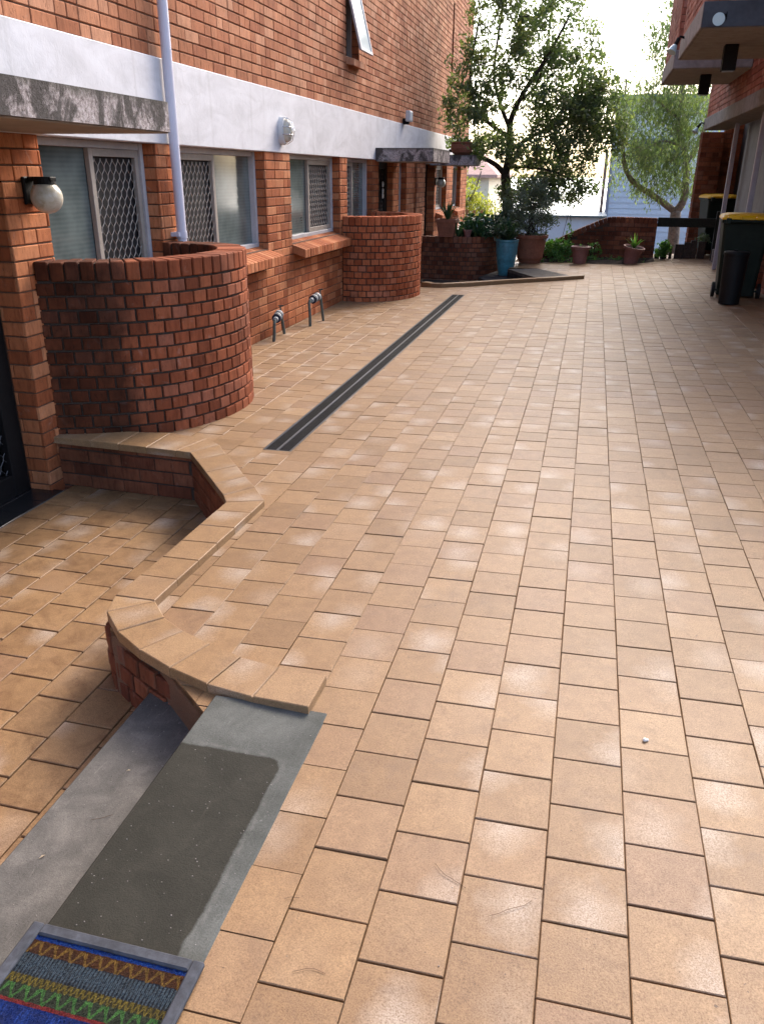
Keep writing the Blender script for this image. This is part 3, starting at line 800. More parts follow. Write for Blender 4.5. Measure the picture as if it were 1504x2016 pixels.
def window(y0, y1, zs, mesh):
    """sliding window: outer frame, two sashes, diamond security grille over one"""
    z1 = ZB0-.002; xf = XW-.115
    mb = MB(); f = .045
    mb.box(xf-.07, xf, y0+.002, y0+f, zs, z1, 0, .5, .003); mb.box(xf-.07, xf+.012, y1-f, y1-.002, zs, z1, 0, .5, .003)
    mb.box(xf-.07, xf, y0+f, y1-f, z1-f, z1, 0, .5, .003); mb.box(xf-.07, xf+.01, y0+f, y1-f, zs, zs+f*.9, 0, .5, .003)
    W = mb.build('window', ALU_W, bld)
    ym = (y0+y1)/2
    if y1-y0 < .8: ym = y0+(y1-y0)*.5
    a = (y0+f, ym) if mesh == 'far' else (ym, y1-f)      # the fixed glass half
    b = (ym, y1-f) if mesh == 'far' else (y0+f, ym)
    def child(o): o.parent = W; o.location = (0, 0, 0)
    g = MB(); g.box(xf-.05, xf-.044, a[0], a[1], zs+f*.9, z1-f, 0); g.box(xf-.056, xf-.050, b[0], b[1], zs+f*.9, z1-f, 1)
    child(g.build('pane', [GLASS, DARK], bld))
    s = MB(); e = .05; za, zb = zs+f*.9+.002, z1-f-.002; xs = xf-.012
    s.box(xs-.03, xs+.006, b[0]+.001, b[0]+e, za, zb, 0, .5, .003); s.box(xs-.03, xs+.006, b[1]-e, b[1]-.001, za, zb, 0, .5, .003)
    s.box(xs-.03, xs+.006, b[0]+e, b[1]-e, zb-e, zb, 0, .5, .002); s.box(xs-.03, xs+.006, b[0]+e, b[1]-e, za, za+e, 0, .5, .002)
    child(s.build('screen_frame', ALU, bld))
    if b[1]-b[0] > .25:
        m = MB(); grille(m, (xs-.012, b[0]+e), (0, 1), (1, 0), b[1]-b[0]-2*e, za+e, zb-e, .075, .115, .0032); child(m.build('security_grille', MESHM, bld))
def sill(y0, y1):
    mb = MB(); n = max(1, round((y1-y0)/.087)); L = (y1-y0)/n
    for k in range(n):
        a = y0+k*L+.004; b = a+L-.008
        r = float(rs.rand()); j = rs.uniform(-.003, .003)
        def tf(p, j=j): # slope outwards
            t = (p[0]-(XW-.12))/.27; return (p[0]+j, p[1], p[2]-.085*t)
        mb.box(XW-.12, XW+.15, a, b, .815, .905, 0, r, .005, tf)
    def tf2(p):
        t = (p[0]-(XW-.12))/.27; return (p[0], p[1], p[2]-.085*t)
    mb.box(XW-.12, XW+.142, y0+.006, y1-.006, .822, .896, 1, .5, 0, tf2)
    mb.build('brick_sill', [BR_L, MORT], bld)
sides = ['far', 'near', 'far', 'near', 'far', 'far', 'far', 'near']
for (a, b, s), sd in zip(WIN, sides):
    window(a, b, s, sd)
    if b-a > .3: sill(a, b if a != 6.24 else b+.05)

# upper awning window, pushed open, and its sill
def awning():
    y0, y1, z0, z1 = 10.95, 11.55, 2.97, 4.1; xf = XW-.10
    mb = MB(); f = .035
    mb.box(xf-.06, xf, y0+.001, y0+f, z0, z1, 0); mb.box(xf-.06, xf, y1-f, y1-.001, z0, z1, 0); mb.box(xf-.06, xf, y0+f, y1-f, z0, z0+f, 0); mb.box(xf-.06, xf, y0+f, y1-f, z1-f, z1, 0)
    W = mb.build('window', ALU_W, bld)
    m2 = MB(); th = R_(14); zt = z1-f
    def tf(p):   # hinge at the head, swings outwards
        dx, dz = p[0], p[2]; return (xf+.01+dx*math.cos(th)-dz*math.sin(th), p[1], zt+dz*math.cos(th)+dx*math.sin(th)*1.0)
    H = zt-z0-.02; e = .04
    for (a, b, c, d) in ((y0+.01, y0+.01+e, -H, 0), (y1-.01-e, y1-.01, -H, 0), (y0+.01+e, y1-.01-e, -H, -H+e), (y0+.01+e, y1-.01-e, -e, 0)):
        m2.box(0, .028, a, b, c, d, 0, .5, .003, tf)
    o = m2.build('sash', ALU_W, bld); o.parent = W; o.location = (0, 0, 0)
    m3 = MB(); m3.box(.010, .016, y0+.01+e, y1-.01-e, -H+e, -e, 0, .5, 0, tf)
    gl = mat('bright_glass', (.55,.60,.60), .05, spec=.9)
    o = m3.build('pane', gl, bld); o.parent = W; o.location = (0, 0, 0)
    m4 = MB()
    for k in range(6):
        a = y0-.0+k*.1; 
        def tf2(p):
            t = (p[0]-(XW-.05))/.15; return (p[0], p[1], p[2]-.03*t)
        m4.box(XW-.05, XW+.10, a+.004, a+.096, z0-.085, z0-.006, 0, float(rs.rand()), .004, tf2)
    m4.build('brick_sill', BR, bld)
awning()

# doors
def sec_door(y0, y1, x, plates=False):
    mb = MB(); z0, z1 = -.30, ZB0-.003
    for a, b in ((y0+.002, y0+.12), (y1-.14, y1-.002)): mb.box(x-.06, x, a, b, z0, z1, 0, .5, .004)
    mb.box(x-.06, x, y0+.12, y1-.14, z1-.12, z1, 0, .5, .004); mb.box(x-.055, x-.002, y0+.12, y1-.14, z0, z0+.14, 0, .5, .004); mb.box(x-.055, x-.004, y0+.12, y1-.14, .62, .72, 0, .5, .004)
    D = mb.build('security_door', BLACKP, bld)
    m2 = MB(); grille(m2, (x-.03, y0+.12), (0, 1), (1, 0), y1-y0-.26, z0+.14, z1-.12, .075, .115, .003); o = m2.build('security_grille', MESHD, bld); o.parent = D; o.location = (0, 0, 0)
    m3 = MB(); m3.box(x-.12, x-.10, y0+.01, y1-.01, z0, z1, 0); o = m3.build('door_leaf', DARK, bld); o.parent = D; o.location = (0, 0, 0)
    if plates:
        m4 = MB()
        for dz in (0, -.10, -.17):
            yc, zc = y0+.69, 1.45+dz
            prof = [(.001, 0), (.040, 0), (.044, -.004), (.044, -.012)]
            rot = Matrix.Rotation(math.pi/2, 3, 'Y')
            m4.lathe((x+.0015, yc, zc), prof, 16, 0, tilt=rot)
        o = m4.build('lock_plate', LIGHTW, bld); o.parent = D; o.location = (0, 0, 0)
MESHD = mat('dark_grille', (.06,.055,.055), .4, .5)
sec_door(2.6, 4.12, XW-.16); sec_door(12.65, 13.6, XW-.10, True); sec_door(16.3, 17.3, XW-.16)

def canopy(y0, y1, xo=-2.33, z0=1.775):
    mb = MB(); z1 = 1.955
    # rounded slab plan, near end square
    r = .07; plan = [(XW+.0125, y0), (xo-.02, y0), (xo, y0+.02), (xo, y1-r), (xo-r*.3, y1-r*.3), (xo-r, y1), (XW+.0125, y1)]
    mb.prism(ccw(plan), z0, z1, 0)
    rr = MB(); # roughened slab: subdivided faces displaced slightly
    return mb.build('canopy_slab', [LICH], bld)
canopy(2.4, 4.53, z0=1.806); canopy(12.4, 13.92); canopy(16.68, 17.7)
# thin painted soffits under the slabs
SOFF = speckled('soffit_paint', (.36,.30,.25), .8, .06, 20)
for y0, y1, zz in ((2.4, 4.53, 1.806), (12.4, 13.92, 1.775), (16.68, 17.7, 1.775)):
    mb = MB(); mb.box(XW+.03, -2.36, y0+.02, y1-.03, zz-.007, zz-.0005, 0); mb.build('soffit', SOFF, bld)

mb = MB(); mb.tube([(-3.14, 6.07, .2), (-3.14, 6.07, 7.2)], .038, 20)
for z in (1.12, 3.3): mb.tube([(-3.14, 6.07, z), (-3.14, 6.07, z+.05)], .043, 20); mb.box(-3.2, -3.13, 6.0, 6.14, z+.015, z+.045, 0)
mb.build('downpipe', PIPE, bld, smooth=False)

# ------------------------------------------------------------------ curved brick planters
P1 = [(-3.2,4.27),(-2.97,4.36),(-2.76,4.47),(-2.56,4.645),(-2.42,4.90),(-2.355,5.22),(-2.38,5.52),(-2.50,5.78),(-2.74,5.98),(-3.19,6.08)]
mb = curved_wall(P1, -.05, 1.10); root = thing('curved_wall', (-2.8, 5.2, 0), 'large curved brick planter wall nearest the camera, darker at its left', 'brick wall', 'curved brick walls in front of the flats')
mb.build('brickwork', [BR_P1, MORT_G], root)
P2 = [(-3.19,10.67),(-2.95,10.655),(-2.72,10.73),(-2.52,10.90),(-2.37,11.20),(-2.315,11.52),(-2.37,11.85),(-2.52,12.12),(-2.80,12.32),(-3.19,12.38)]
mb = curved_wall(P2, -.05, 1.085); root = thing('curved_wall', (-2.8, 11.5, 0), 'curved brick planter wall further along, beyond the gas pipes and window sills', 'brick wall', 'curved brick walls in front of the flats')
mb.build('brickwork', [BR_P2, MORT_G], root)
P3 = [(-3.18,16.02),(-2.9,15.98),(-2.6,15.97),(-2.3,16.0),(-2.0,16.12),(-1.80,16.4),(-1.72,16.8),(-1.75,17.6)]
mb = curved_wall(P3, -.32, .50); root = thing('curved_wall', (-2.4, 16.2, -.3), 'low shaded brick planter wall with a square terracotta pot standing on it', 'brick wall', 'curved brick walls in front of the flats')
mb.build('brickwork', [BR_D, MORT_G], root)
mb = MB(); mb.prism(ccw([(-3.18,16.2),(-2.2,16.2),(-1.95,16.5),(-1.9,17.6),(-3.18,17.6)]), .1, .40, 0); mb.build('soil', SOIL, root)

# ------------------------------------------------------------------ kerb and steps of the second entry
def kerb2():
    mb = MB()
    line = [(-2.50,12.60),(-2.30,12.47),(-2.14,12.45),(-1.85,12.66),(-1.20,13.14),(-.55,13.56),(-.03,13.92)]
    for a, b in zip(line, line[1:]):
        a, b = Vector(a), Vector(b); u = (b-a).normalized(); n = Vector((-u.y, u.x)); w2 = .12
        q = [a+u*.002, b-u*.002, b-u*.002+n*w2, a+u*.002+n*w2]
        mb.prism([(p.x, p.y) for p in q], -.30, .055, 0, float(rs.rand()), Z)
    o = mb.build('low_kerb', [PAV]); tag(o, 'thin raised tan kerb curving across the front of the far sunken entry', 'kerb')
    mb = MB(); q = ccw([(-.06,14.03),(-.90,15.5),(-1.42,15.35),(-.68,13.72)]); mb.prism(q, -.05, .0, 0, .5, Z); mb.prism([(x*.999-.004, y) for x, y in q], -.32, -.0505, 1, .5, Z)
    o = mb.build('cement_step', [STEP, DSTEP]); tag(o, 'upper grey cement step of the far entry, beside the big terracotta pot', 'step')
    mb = MB(); mb.prism(ccw([(-.70,13.70),(-1.42,15.36),(-1.42,16.4),(-1.75,16.4),(-1.95,15.3),(-1.25,13.45),(-1.1,13.4)]), -.32, -.15, 0)
    o = mb.build('cement_step', DSTEP); tag(o, 'dark lower step of the far entry, with the blue pot standing on it', 'step')
    mb = MB(); mb.box(-.35, .35, -.22, .22, 0, .014, 0, .5, .004)
    o = mb.build('doormat', speckled('dark_doormat', (.035,.028,.024), .95, .4, 120, .8, .006)); o.location = (-2.72, 15.55, -.298); tag(o, 'plain dark doormat on the far sunken entry before the brick planter', 'doormat')
kerb2()

# ------------------------------------------------------------------ colourful mat on the landing
def mat_rug():
    m = mat('woven_mat', (.1,.1,.1), .95, spec=.1); k = N(m)
    uv = k.n('ShaderNodeUVMap'); sp = k.n('ShaderNodeSeparateXYZ'); k.l(uv.outputs[0], sp.inputs[0]); u, v = sp.outputs[0], sp.outputs[1]
    ge = k.n('ShaderNodeNewGeometry'); mp = k.n('ShaderNodeMapping'); mp.inputs['Scale'].default_value = (420, 120, 60); k.l(ge.outputs['Position'], mp.inputs[0])
    fib = k.noise(mp.outputs[0], 1.0, 4, .7, 1.5); fib2 = k.noise(ge.outputs['Position'], 160, 4, .75, 2.5)
    vv = k.math('ADD', v, k.math('MULTIPLY', k.math('SUBTRACT', fib2, .5), .008))
    T = 1.0
    base = k.ramp(vv, [(0, (.10,.05,.02)), (.30, (.015,.035,.17)), (.786, (.22,.03,.03)), (.80, (.045,.055,.035)), (.845, (.06,.05,.025)), (.873, (.028,.034,.045)), (.939, (.085,.035,.016)), (.981, (.012,.05,.24))], 'CONSTANT')
    # diamonds, zigzags and dashes drawn as lines in each band
    def band(a, b, col, freq, thick, c, fac=.8):
        t = k.math('DIVIDE', k.math('SUBTRACT', vv, a), b-a)
        tri = k.math('MULTIPLY', k.math('PINGPONG', k.math('MULTIPLY', u, freq), .5), 2.0)
        l1 = k.math('LESS_THAN', k.math('ABSOLUTE', k.math('SUBTRACT', t, tri)), thick)
        l2 = k.math('LESS_THAN', k.math('ABSOLUTE', k.math('SUBTRACT', k.math('ADD', k.math('MULTIPLY', t, .5), .15), tri)), thick*.6)
        ins = k.math('MULTIPLY', k.math('GREATER_THAN', vv, a), k.math('LESS_THAN', vv, b))
        ms = k.math('MULTIPLY', k.math('MAXIMUM', l1, l2), ins)
        ms = k.math('MULTIPLY', ms, k.ramp(fib2, [(.34, (.1,.1,.1)), (.5, (1,1,1))]))
        return k.mixc(k.math('MULTIPLY', ms, fac), c, col)
    c = band(.939, .981, (.28,.16,.035), 10, .15, base, .75)
    c = band(.80, .845, (.09,.26,.06), 10, .16, c, .75)
    c = band(.845, .873, (.30,.22,.035), 26, .3, c, .6)
    c = band(.873, .939, (.16,.23,.28), 44, .35, c, .45)
    c = band(.45, .78, (.03,.08,.36), 6, .10, c, .7)
    c = k.mixc(k.ramp(k.noise(ge.outputs['Position'], 38, 5, .7, 1.0), [(.45, (.0,.0,.0)), (.72, (.55,.55,.55))]), c, (.035,.03,.027))
    c = k.mixc(1.0, c, k.ramp(fib, [(.3, (.3,.3,.3)), (.7, (1.3,1.3,1.3))]), 'MULTIPLY')
    k.l(c, k.b.inputs['Base Color']); k.l(k.bump(k.math('ADD', fib, fib2), 1.0, .01), k.b.inputs['Normal'])
    root = thing('doormat', (-.845, .66, .033), 'bright woven doormat with blue, orange, grey and green bands inside a grey rubber frame', 'doormat')
    x0, x1, y0, y1 = -1.058, -.640, .30, 1.062; z = .033; f = .028
    mb = MB(); rub = speckled('grey_rubber', (.045,.048,.058), .8, .3, 60, .3, .002, 14, .4)
    for (a, b, c2, d) in ((x0, x0+f, y0, y1), (x1-f, x1, y0, y1), (x0+f, x1-f, y1-f, y1), (x0+f, x1-f, y0, y0+f)): mb.box(a, b, c2, d, z, z+.014, 0, .5, .004)
    mb.build('rubber_frame', rub, root)
    mb = MB(); n = 46; X0, X1, Y0, Y1 = x0+f-.001, x1-f+.001, y0+f-.001, y1-f+.001; nx, ny = 110, 190; i0 = 0
    mb.v = [(X0+(X1-X0)*i/nx, Y0+(Y1-Y0)*j/ny, z+.007+rs.uniform(-.0014, .0014)) for j in range(ny+1) for i in range(nx+1)]
    for j in range(ny):
        for i in range(nx):
            a = j*(nx+1)+i; mb.f.append((a, a+1, a+nx+2, a+nx+1)); mb.m.append(0); mb.r.append(.5)
            mb.uv[len(mb.f)-1] = [(i/nx, j/ny), ((i+1)/nx, j/ny), ((i+1)/nx, (j+1)/ny), (i/nx, (j+1)/ny)]
    mb.build('woven_pile', m, root)
mat_rug()

# ------------------------------------------------------------------ lamps and fittings
def globe(y, x=XW, z=1.46, rad=.090, label='', grp='globe wall lamps beside the doors', side=.12):
    root = thing('globe_lamp', (x, y, z), label, 'wall lamp', grp)
    mb = MB(); mb.box(x+.001, x+.025, y-.055, y+.055, z-.04, z+.11, 0, .5, .006)
    mb.box(x+.025, x+.18, y-.03, y+.03, z+.085, z+.11, 0, .5, .005); mb.tube([(x+.12, y, z+.11), (x+.12, y, z+.07)], [.056, .062], 20)
    mb.build('bracket', BLACKP, root)
    mb = MB(); prof = [(rad*math.sin(t), -rad*math.cos(t)) for t in [math.pi*k/18 for k in range(0, 18)]]; mb.lathe((x+.12, y, z), prof, 28, 0)
    mb.build('globe', GLOBE, root, smooth=True)
globe(4.335, z=1.46, label='round opal globe lamp on the brick pier above the big curved wall')
globe(17.38, z=1.44, label='small distant globe lamp under the far concrete canopy')

def bulkhead():
    y, z, x = 8.50, 2.0, XW+.013
    root = thing('bulkhead_lamp', (x, y, z), 'oval caged bulkhead lamp on the white rendered band', 'wall lamp')
    def oval(mb, r0, r1, x0, x1, mi=0, n=28):
        A = [(x0, y+r0[0]*math.cos(t), z+r0[1]*math.sin(t)) for t in [2*math.pi*k/n for k in range(n)]]
        B = [(x1, y+r1[0]*math.cos(t), z+r1[1]*math.sin(t)) for t in [2*math.pi*k/n for k in range(n)]]
        i = len(mb.v); mb.v += A+B
        for k in range(n): mb.f.append((i+k, i+(k+1) % n, i+n+(k+1) % n, i+n+k)); mb.m.append(mi); mb.r.append(.5)
        return i
    mb = MB(); oval(mb, (.095,.135), (.092,.132), x, x+.05); oval(mb, (.092,.132), (.07,.11), x+.05, x+.052)
    mb.build('base', LIGHTW, root)
    mb = MB(); pr = [(.07,.11,.0),(.066,.104,.03),(.052,.085,.055),(.03,.05,.068),(.002,.003,.072)]
    for a, b in zip(pr, pr[1:]): oval(mb, a[:2], b[:2], x+.05+a[2], x+.05+b[2])
    mb.build('diffuser', GLOBE, root, smooth=True)
    mb = MB()
    for sgn in (-1, 1):
        mb.tube([(x+.05, y+sgn*.035, z-.125), (x+.11, y+sgn*.033, z-.09), (x+.135, y+sgn*.03, z), (x+.11, y+sgn*.033, z+.09), (x+.05, y+sgn*.035, z+.125)], .0035, 6)
        mb.tube([(x+.05, y-.088, z+sgn*.035), (x+.115, y-.06, z+sgn*.035), (x+.13, y, z+sgn*.035), (x+.115, y+.06, z+sgn*.035), (x+.05, y+.088, z+sgn*.035)], .0035, 6)
    mb.build('wire_cage', SILV, root)
bulkhead()
def alarm():
    y, z, x = 14.25, 2.47, XW+.013
    root = thing('flood_light', (x, y, z), 'small square white box lamp where the white band meets the upper brickwork', 'wall lamp')
    mb = MB(); mb.box(x+.05, x+.13, y-.11, y+.11, z-.07, z+.09, 0, .5, .012); mb.build('housing', LIGHTW, root)
    mb = MB(); mb.box(x+.1305, x+.133, y-.085, y+.085, z-.05, z+.065, 0); mb.build('lens', mat('lamp_glass', (.5,.52,.55), .15), root)
    mb = MB(); mb.box(x-.013, x+.05, y-.03, y+.03, z-.11, z-.02, 0, .5, .004); mb.box(x+.03, x+.09, y-.03, y+.03, z-.11, z-.071, 0); mb.build('bracket', BLACKP, root)
alarm()

def gas_pipe(p0, p1, h0, h1, label, tilt):
    root = thing('gas_pipe', (p0[0], p0[1], 0), label, 'pipe', 'taped gas pipes rising from the paving')
    a0, a1 = Vector((*p0, -.02)), Vector((*p1, -.02)); b0 = Vector((p0[0]-.01+tilt, p0[1]+.015, h0)); b1 = Vector((p1[0]-.02, p1[1]-.03, h1))
    mb = MB(); mid = (b0+b1)/2; d = (b1-b0)
    mb.tube([a0, b0*.5+a0*.5+Vector((.004, 0, 0)), b0-Vector((0, 0, .02)), b0+d*.06+Vector((0, 0, .006))], .016, 12); mb.tube([a1, b1-Vector((0, 0, .02)), b1-d*.06+Vector((0, 0, .006))], .016, 12)
    mb.tube([b0+d*.04, b1-d*.04], .013, 12); mb.build('pipe', GALV, root)
    mb = MB(); mb.tube([mid-d*.22, mid-d*.12, mid+d*.14, mid+d*.24], [.022, .040, .042, .024], 16); mb.build('valve_body', GALV, root)
    for s, w2, m in ((-.30, .09, WTAPE), (-.17, .06, NTAPE), (-.06, .08, WTAPE), (.06, .07, NTAPE), (.18, .10, WTAPE)):
        t = MB(); r = .027 if abs(s) > .25 else .047
        t.tube([mid+d*(s-w2/2), mid+d*(s+w2/2)], r, 16); t.build('tape_band', m, root)
    mb = MB(); mb.tube([b1+Vector((0, 0, -.01)), b1+Vector((-.005, 0, .06))], .009, 8); mb.tube([b1+Vector((-.03, 0, .06)), b1+Vector((.03, 0, .065))], .006, 6); mb.build('tap_handle', GALV, root)
gas_pipe((-3.06, 7.72), (-3.10, 8.15), .20, .24, 'nearer gas pipe loop with striped tape, bent close to the brick wall', .02)
gas_pipe((-2.99, 8.68), (-2.96, 9.08), .27, .30, 'further gas pipe loop with striped tape and an upright tap', 0)

# ------------------------------------------------------------------ right building
rb = thing('brick_block', (3, 12, 0), 'brick block with concrete balconies and grey panels, at the right edge', 'building')
mb = MB()
wall(mb, (1.93, 18.0), (0, -1), (-1, 0), 9.6, 2.64, 4.5, .3, (), caps=(True, False), zref=2.64)
mb.build('upper_wall', [BR_R, MORT], rb)
mb = MB(); mb.box(1.90, 2.35, 8.4, 18.03, 2.43, 2.638, 0, .5, .008); mb.build('concrete_beam', CONC, rb)
mb = MB()
wall(mb, (2.72, 18.62), (-1, 0), (0, -1), .75, -.3, 2.43, .24, (), zref=0) if False else None
wall(mb, (1.97, 18.6), (1, 0), (0, -1), .42, -.3, 2.43, .40, (), zref=0, caps=(True, True))
wall(mb, (2.42, 18.85), (1, 0), (0, -1), 1.2, -.3, 2.62, .2, (), zref=0, caps=(True, False))
wall(mb, (2.50, 14.6), (0, -1), (-1, 0), 9.0, -.2, 2.43, .3, (), zref=0, caps=(True, False)) if False else None
mb.build('corner_pier', [BR_D, MORT], rb)
mb = MB()
wall(mb, (2.42, 12.9), (1, 0), (0, -1), .5, -.1, 2.43, .3, (), zref=0, caps=(True, False))
wall(mb, (2.42, 12.6), (0, -1), (-1, 0), 3.2, -.1, 1.0, .3, (), zref=0, caps=(True, False))
mb.build('lower_wall', [BR_R, MORT], rb)
mb = MB(); mb.box(2.34, 2.38, 12.95, 15.56, Z(2.3)+.02, 2.43, 0); mb.box(2.34, 2.38, 9.4, 12.92, 1.0, 2.43, 0); mb.build('grey_panel', GREYP, rb)
for y in (15.6, 12.93):
    mb = MB(); mb.box(2.14 if y > 15 else 2.10, 2.21 if y > 15 else 2.17, y-.035, y+.035, Z(2.1), 2.43, 0, .5, .008); mb.build('post', POSTM, rb)
mb = MB(); mb.box(2.43, 8, 3.5, 18.5, 2.45, 6.5, 0) if False else mb.box(2.24, 8, 8.45, 17.9, 2.66, 4.5, 0); mb.box(2.75, 8, 8.45, 18.8, -.3, 2.6, 0); mb.build('inner_core', DARK, rb)
mb = MB(); mb.box(1.95, 8.1, 8.3, 19.0, 4.5, 4.62, 0); mb.build('roof', CONC, rb)
def balcony(x0, y0, y1, x1=1.93):
    mb = MB(); z0, z1 = 3.0, 3.235
    mb.box(x0, x1-.002, y0, y1, z0, z1, 0, .5, .01); s = mb.build('balcony_slab', CONC, rb)
    mb = MB(); mb.box(x0+.03, x1-.01, y0+.03, y1-.03, z0-.004, z0-.0005, 0); o = mb.build('soffit', CONC_U, rb); o.parent = s; o.location = (0, 0, 0)
    mb = MB(); wall(mb, (x0+.02, y1-.02), (0, -1), (-1, 0), y1-y0-.04, z1, 4.45, .11, (), zref=z1, caps=(True, True)); wall(mb, (x0+.14, y0+.02), (1, 0), (0, -1), x1-x0-.15, z1, 4.45, .11, (), zref=z1, caps=(True, False))
    if y0 < 11:
        m5 = MB(); m5.box(x0+.004, x1-.01, y0-.012, y0-.001, z0+.004, z1-.004, 0, .5, .002); o5 = m5.build('fascia_board', GREYD, rb); o5.parent = s; o5.location = (0, 0, 0)
    o = mb.build('brick_balustrade', [BR_R, MORT], rb); o.parent = s; o.location = (0, 0, 0)
balcony(.88, 13.35, 15.6); balcony(.87, 9.9, 12.42)
def spot(x, y, z, d, label):
    root = thing('spotlight', (x, y, z), label, 'spotlight', 'spotlights on the balconies'); d = Vector(d).normalized()
    p = Vector((x, y, z)); mb = MB(); mb.tube([p, p+Vector((-.05, -.02, .01)), p+Vector((-.07, -.03, -.02))], .014, 8); mb.tube([p, p+Vector((.004, 0, 0))], .035, 12)
    q = p+Vector((-.07, -.03, -.02)); mb.tube([q-d*.01, q+d*.08], .024, 12); mb.build('arm', BLACKP, root)
    mb = MB(); mb.tube([q+d*.08, q+d*.10, q+d*.17], [.025, .035, .058], 18, caps=True); mb.build('bulb', mat('bulb_glass', (.45,.6,.62), .15), root)
spot(.872, 11.85, 3.33-.15, (-.35, -.3, -.75), 'spotlight with a pale bulb on the left edge of the nearer balcony')
spot(1.10, 9.88, 3.10, (-.1, -.9, -.2), 'spotlight with a round white bulb on the front face of the nearer balcony')
spot(1.885, 17.9, 2.55, (-.4, -.2, -.6), 'small spotlight at the far end of the concrete beam, before the gum tree')
def downlight(x, y, label):
    root = thing('ceiling_light', (x, y, 2.99), label, 'ceiling lamp', 'black box lamps under the balconies')
    mb = MB(); mb.box(x-.075, x+.075, y-.075, y+.075, 2.73, 2.9945, 0, .5, .006); mb.build('housing', BLACKP, root)
    mb = MB(); mb.box(x-.06, x+.06, y-.06, y+.06, 2.722, 2.7295, 0); mb.build('lens', mat('lens', (.2,.19,.17), .3), root)
downlight(1.34, 11.1, 'black box lamp hanging under the nearer balcony'); downlight(1.41, 14.1, 'black box lamp hanging under the further balcony')

# ------------------------------------------------------------------ bins
def wheelie(loc, rz, label, lid_mat=None):
    root = thing('wheelie_bin', loc, label, 'bin', 'wheelie bins with yellow lids'); root.rotation_euler[2] = rz
    W0, W1, D0, D1, H = .235, .30, .235, .33, 1.0   # half sizes at base / rim
    mb = MB(); n = 8
    def ring(hw, hd, z, b=.04, dy=0): # rounded rectangle
        pts = []
        for sx, sy, a0 in ((1,1,0), (-1,1,90), (-1,-1,180), (1,-1,270)):
            for k in range(4):
                t = R_(a0+k*30); pts.append((sx*(hw-b)+b*math.cos(t), sy*(hd-b)+b*math.sin(t)+dy, z))
        return pts
    def loft(mb, rings, cap0=True, cap1=True):
        i0 = len(mb.v); m = len(rings[0])
        for r in rings: mb.v += r
        for k in range(len(rings)-1):
            for j in range(m): mb.f.append((i0+k*m+j, i0+k*m+(j+1) % m, i0+(k+1)*m+(j+1) % m, i0+(k+1)*m+j)); mb.m.append(0); mb.r.append(.5)
        if cap0: mb.f.append(tuple(i0+j for j in range(m))[::-1]); mb.m.append(0); mb.r.append(.5)
        if cap1: mb.f.append(tuple(i0+(len(rings)-1)*m+j for j in range(m))); mb.m.append(0); mb.r.append(.5)
    loft(mb, [ring(W0, D0, .03, dy=.02), ring(W0+.01, D0+.01, .25, dy=.015), ring(W0+.04, D0+.055, .72, dy=.005), ring(W1-.01, D1-.02, .94), ring(W1-.01, D1-.02, .955), ring(W1+.015, D1, .96), ring(W1+.015, D1, 1.0)])
    mb.box(-.25, .25, -D1-.045, -D1+.01, .955, .985, 0, .5, .008)
    mb.tube([(-.24, -D1-.06, .985), (.24, -D1-.06, .985)], .018, 12)
    for s in (-1, 1): mb.box(s*.24-.03, s*.24+.03, -D1-.08, -D1+.02, .95, 1.02, 0, .5, .008)
    mb.tube([(-.27, -.20, .095), (.27, -.20, .095)], .014, 8)
    mb.build('body', BINB, root, loc=(0, 0, 0)).location = (0, 0, 0)
    mb = MB(); loft(mb, [ring(W1+.02, D1+.01, 1.0, dy=.01), ring(W1+.02, D1+.01, 1.02, dy=.01), ring(W1-.0, D1-.02, 1.05, .06, .01), ring(W1-.06, D1-.08, 1.068, .08, .01), ring(.1, .1, 1.075, .08, .01)])
    for s in (-1, 1): mb.box(s*.17-.09, s*.17+.09, -D1-.07, -D1+.02, 1.0, 1.045, 0, .5, .014)
    mb.build('lid', YEL, root, loc=(0, 0, 0)).location = (0, 0, 0)
    for s in (-1, 1):
        mb = MB(); x = s*.285
        mb.tube([(x-.022, -.20, .1), (x-.018, -.20, .1), (x+.018, -.20, .1), (x+.022, -.20, .1)], [.085, .1, .1, .085], 24)
        wh = mb.build('wheel', BLACK, root, loc=(0, 0, 0)); wh.location = (0, 0, 0)
        m2 = MB(); m2.tube([(x-.024, -.20, .1), (x+.024, -.20, .1)], .035, 12); hb = m2.build('hub', GREYP, root, loc=(0, 0, 0)); hb.parent = wh; hb.location = (0, 0, 0)
    return root
wheelie((1.99, 12.1, Z(2.0)), R_(-4), 'large green wheelie bin with a yellow lid, right behind the slim black bin')
wheelie((2.42, 18.15, .22), R_(10), 'far wheelie bin with a yellow lid, beyond the dark timber rail by the brick pier')
def slim_bin():
    root = thing('slim_bin', (1.815, 11.28, Z(1.85)), 'slim tall black bin standing in front of the green wheelie bin', 'bin')
    z0 = Z(1.85); mb = MB(); mb.lathe((1.815, 11.28, z0), [(.002,.004),(.118,.004),(.126,.012),(.146,.60),(.148,.61)], 32, 0, sx=1.0, sy=1.0); mb.build('body', BLACK, root, smooth=False)
    mb = MB(); mb.lathe((1.815, 11.28, z0), [(.152,.608),(.156,.612),(.156,.636),(.146,.65),(.08,.656),(.002,.657)], 32, 0); mb.tube([(1.80, 11.28, z0+.655), (1.80, 11.28, z0+.668)], .025, 12); mb.build('lid', BLACK, root)
slim_bin()

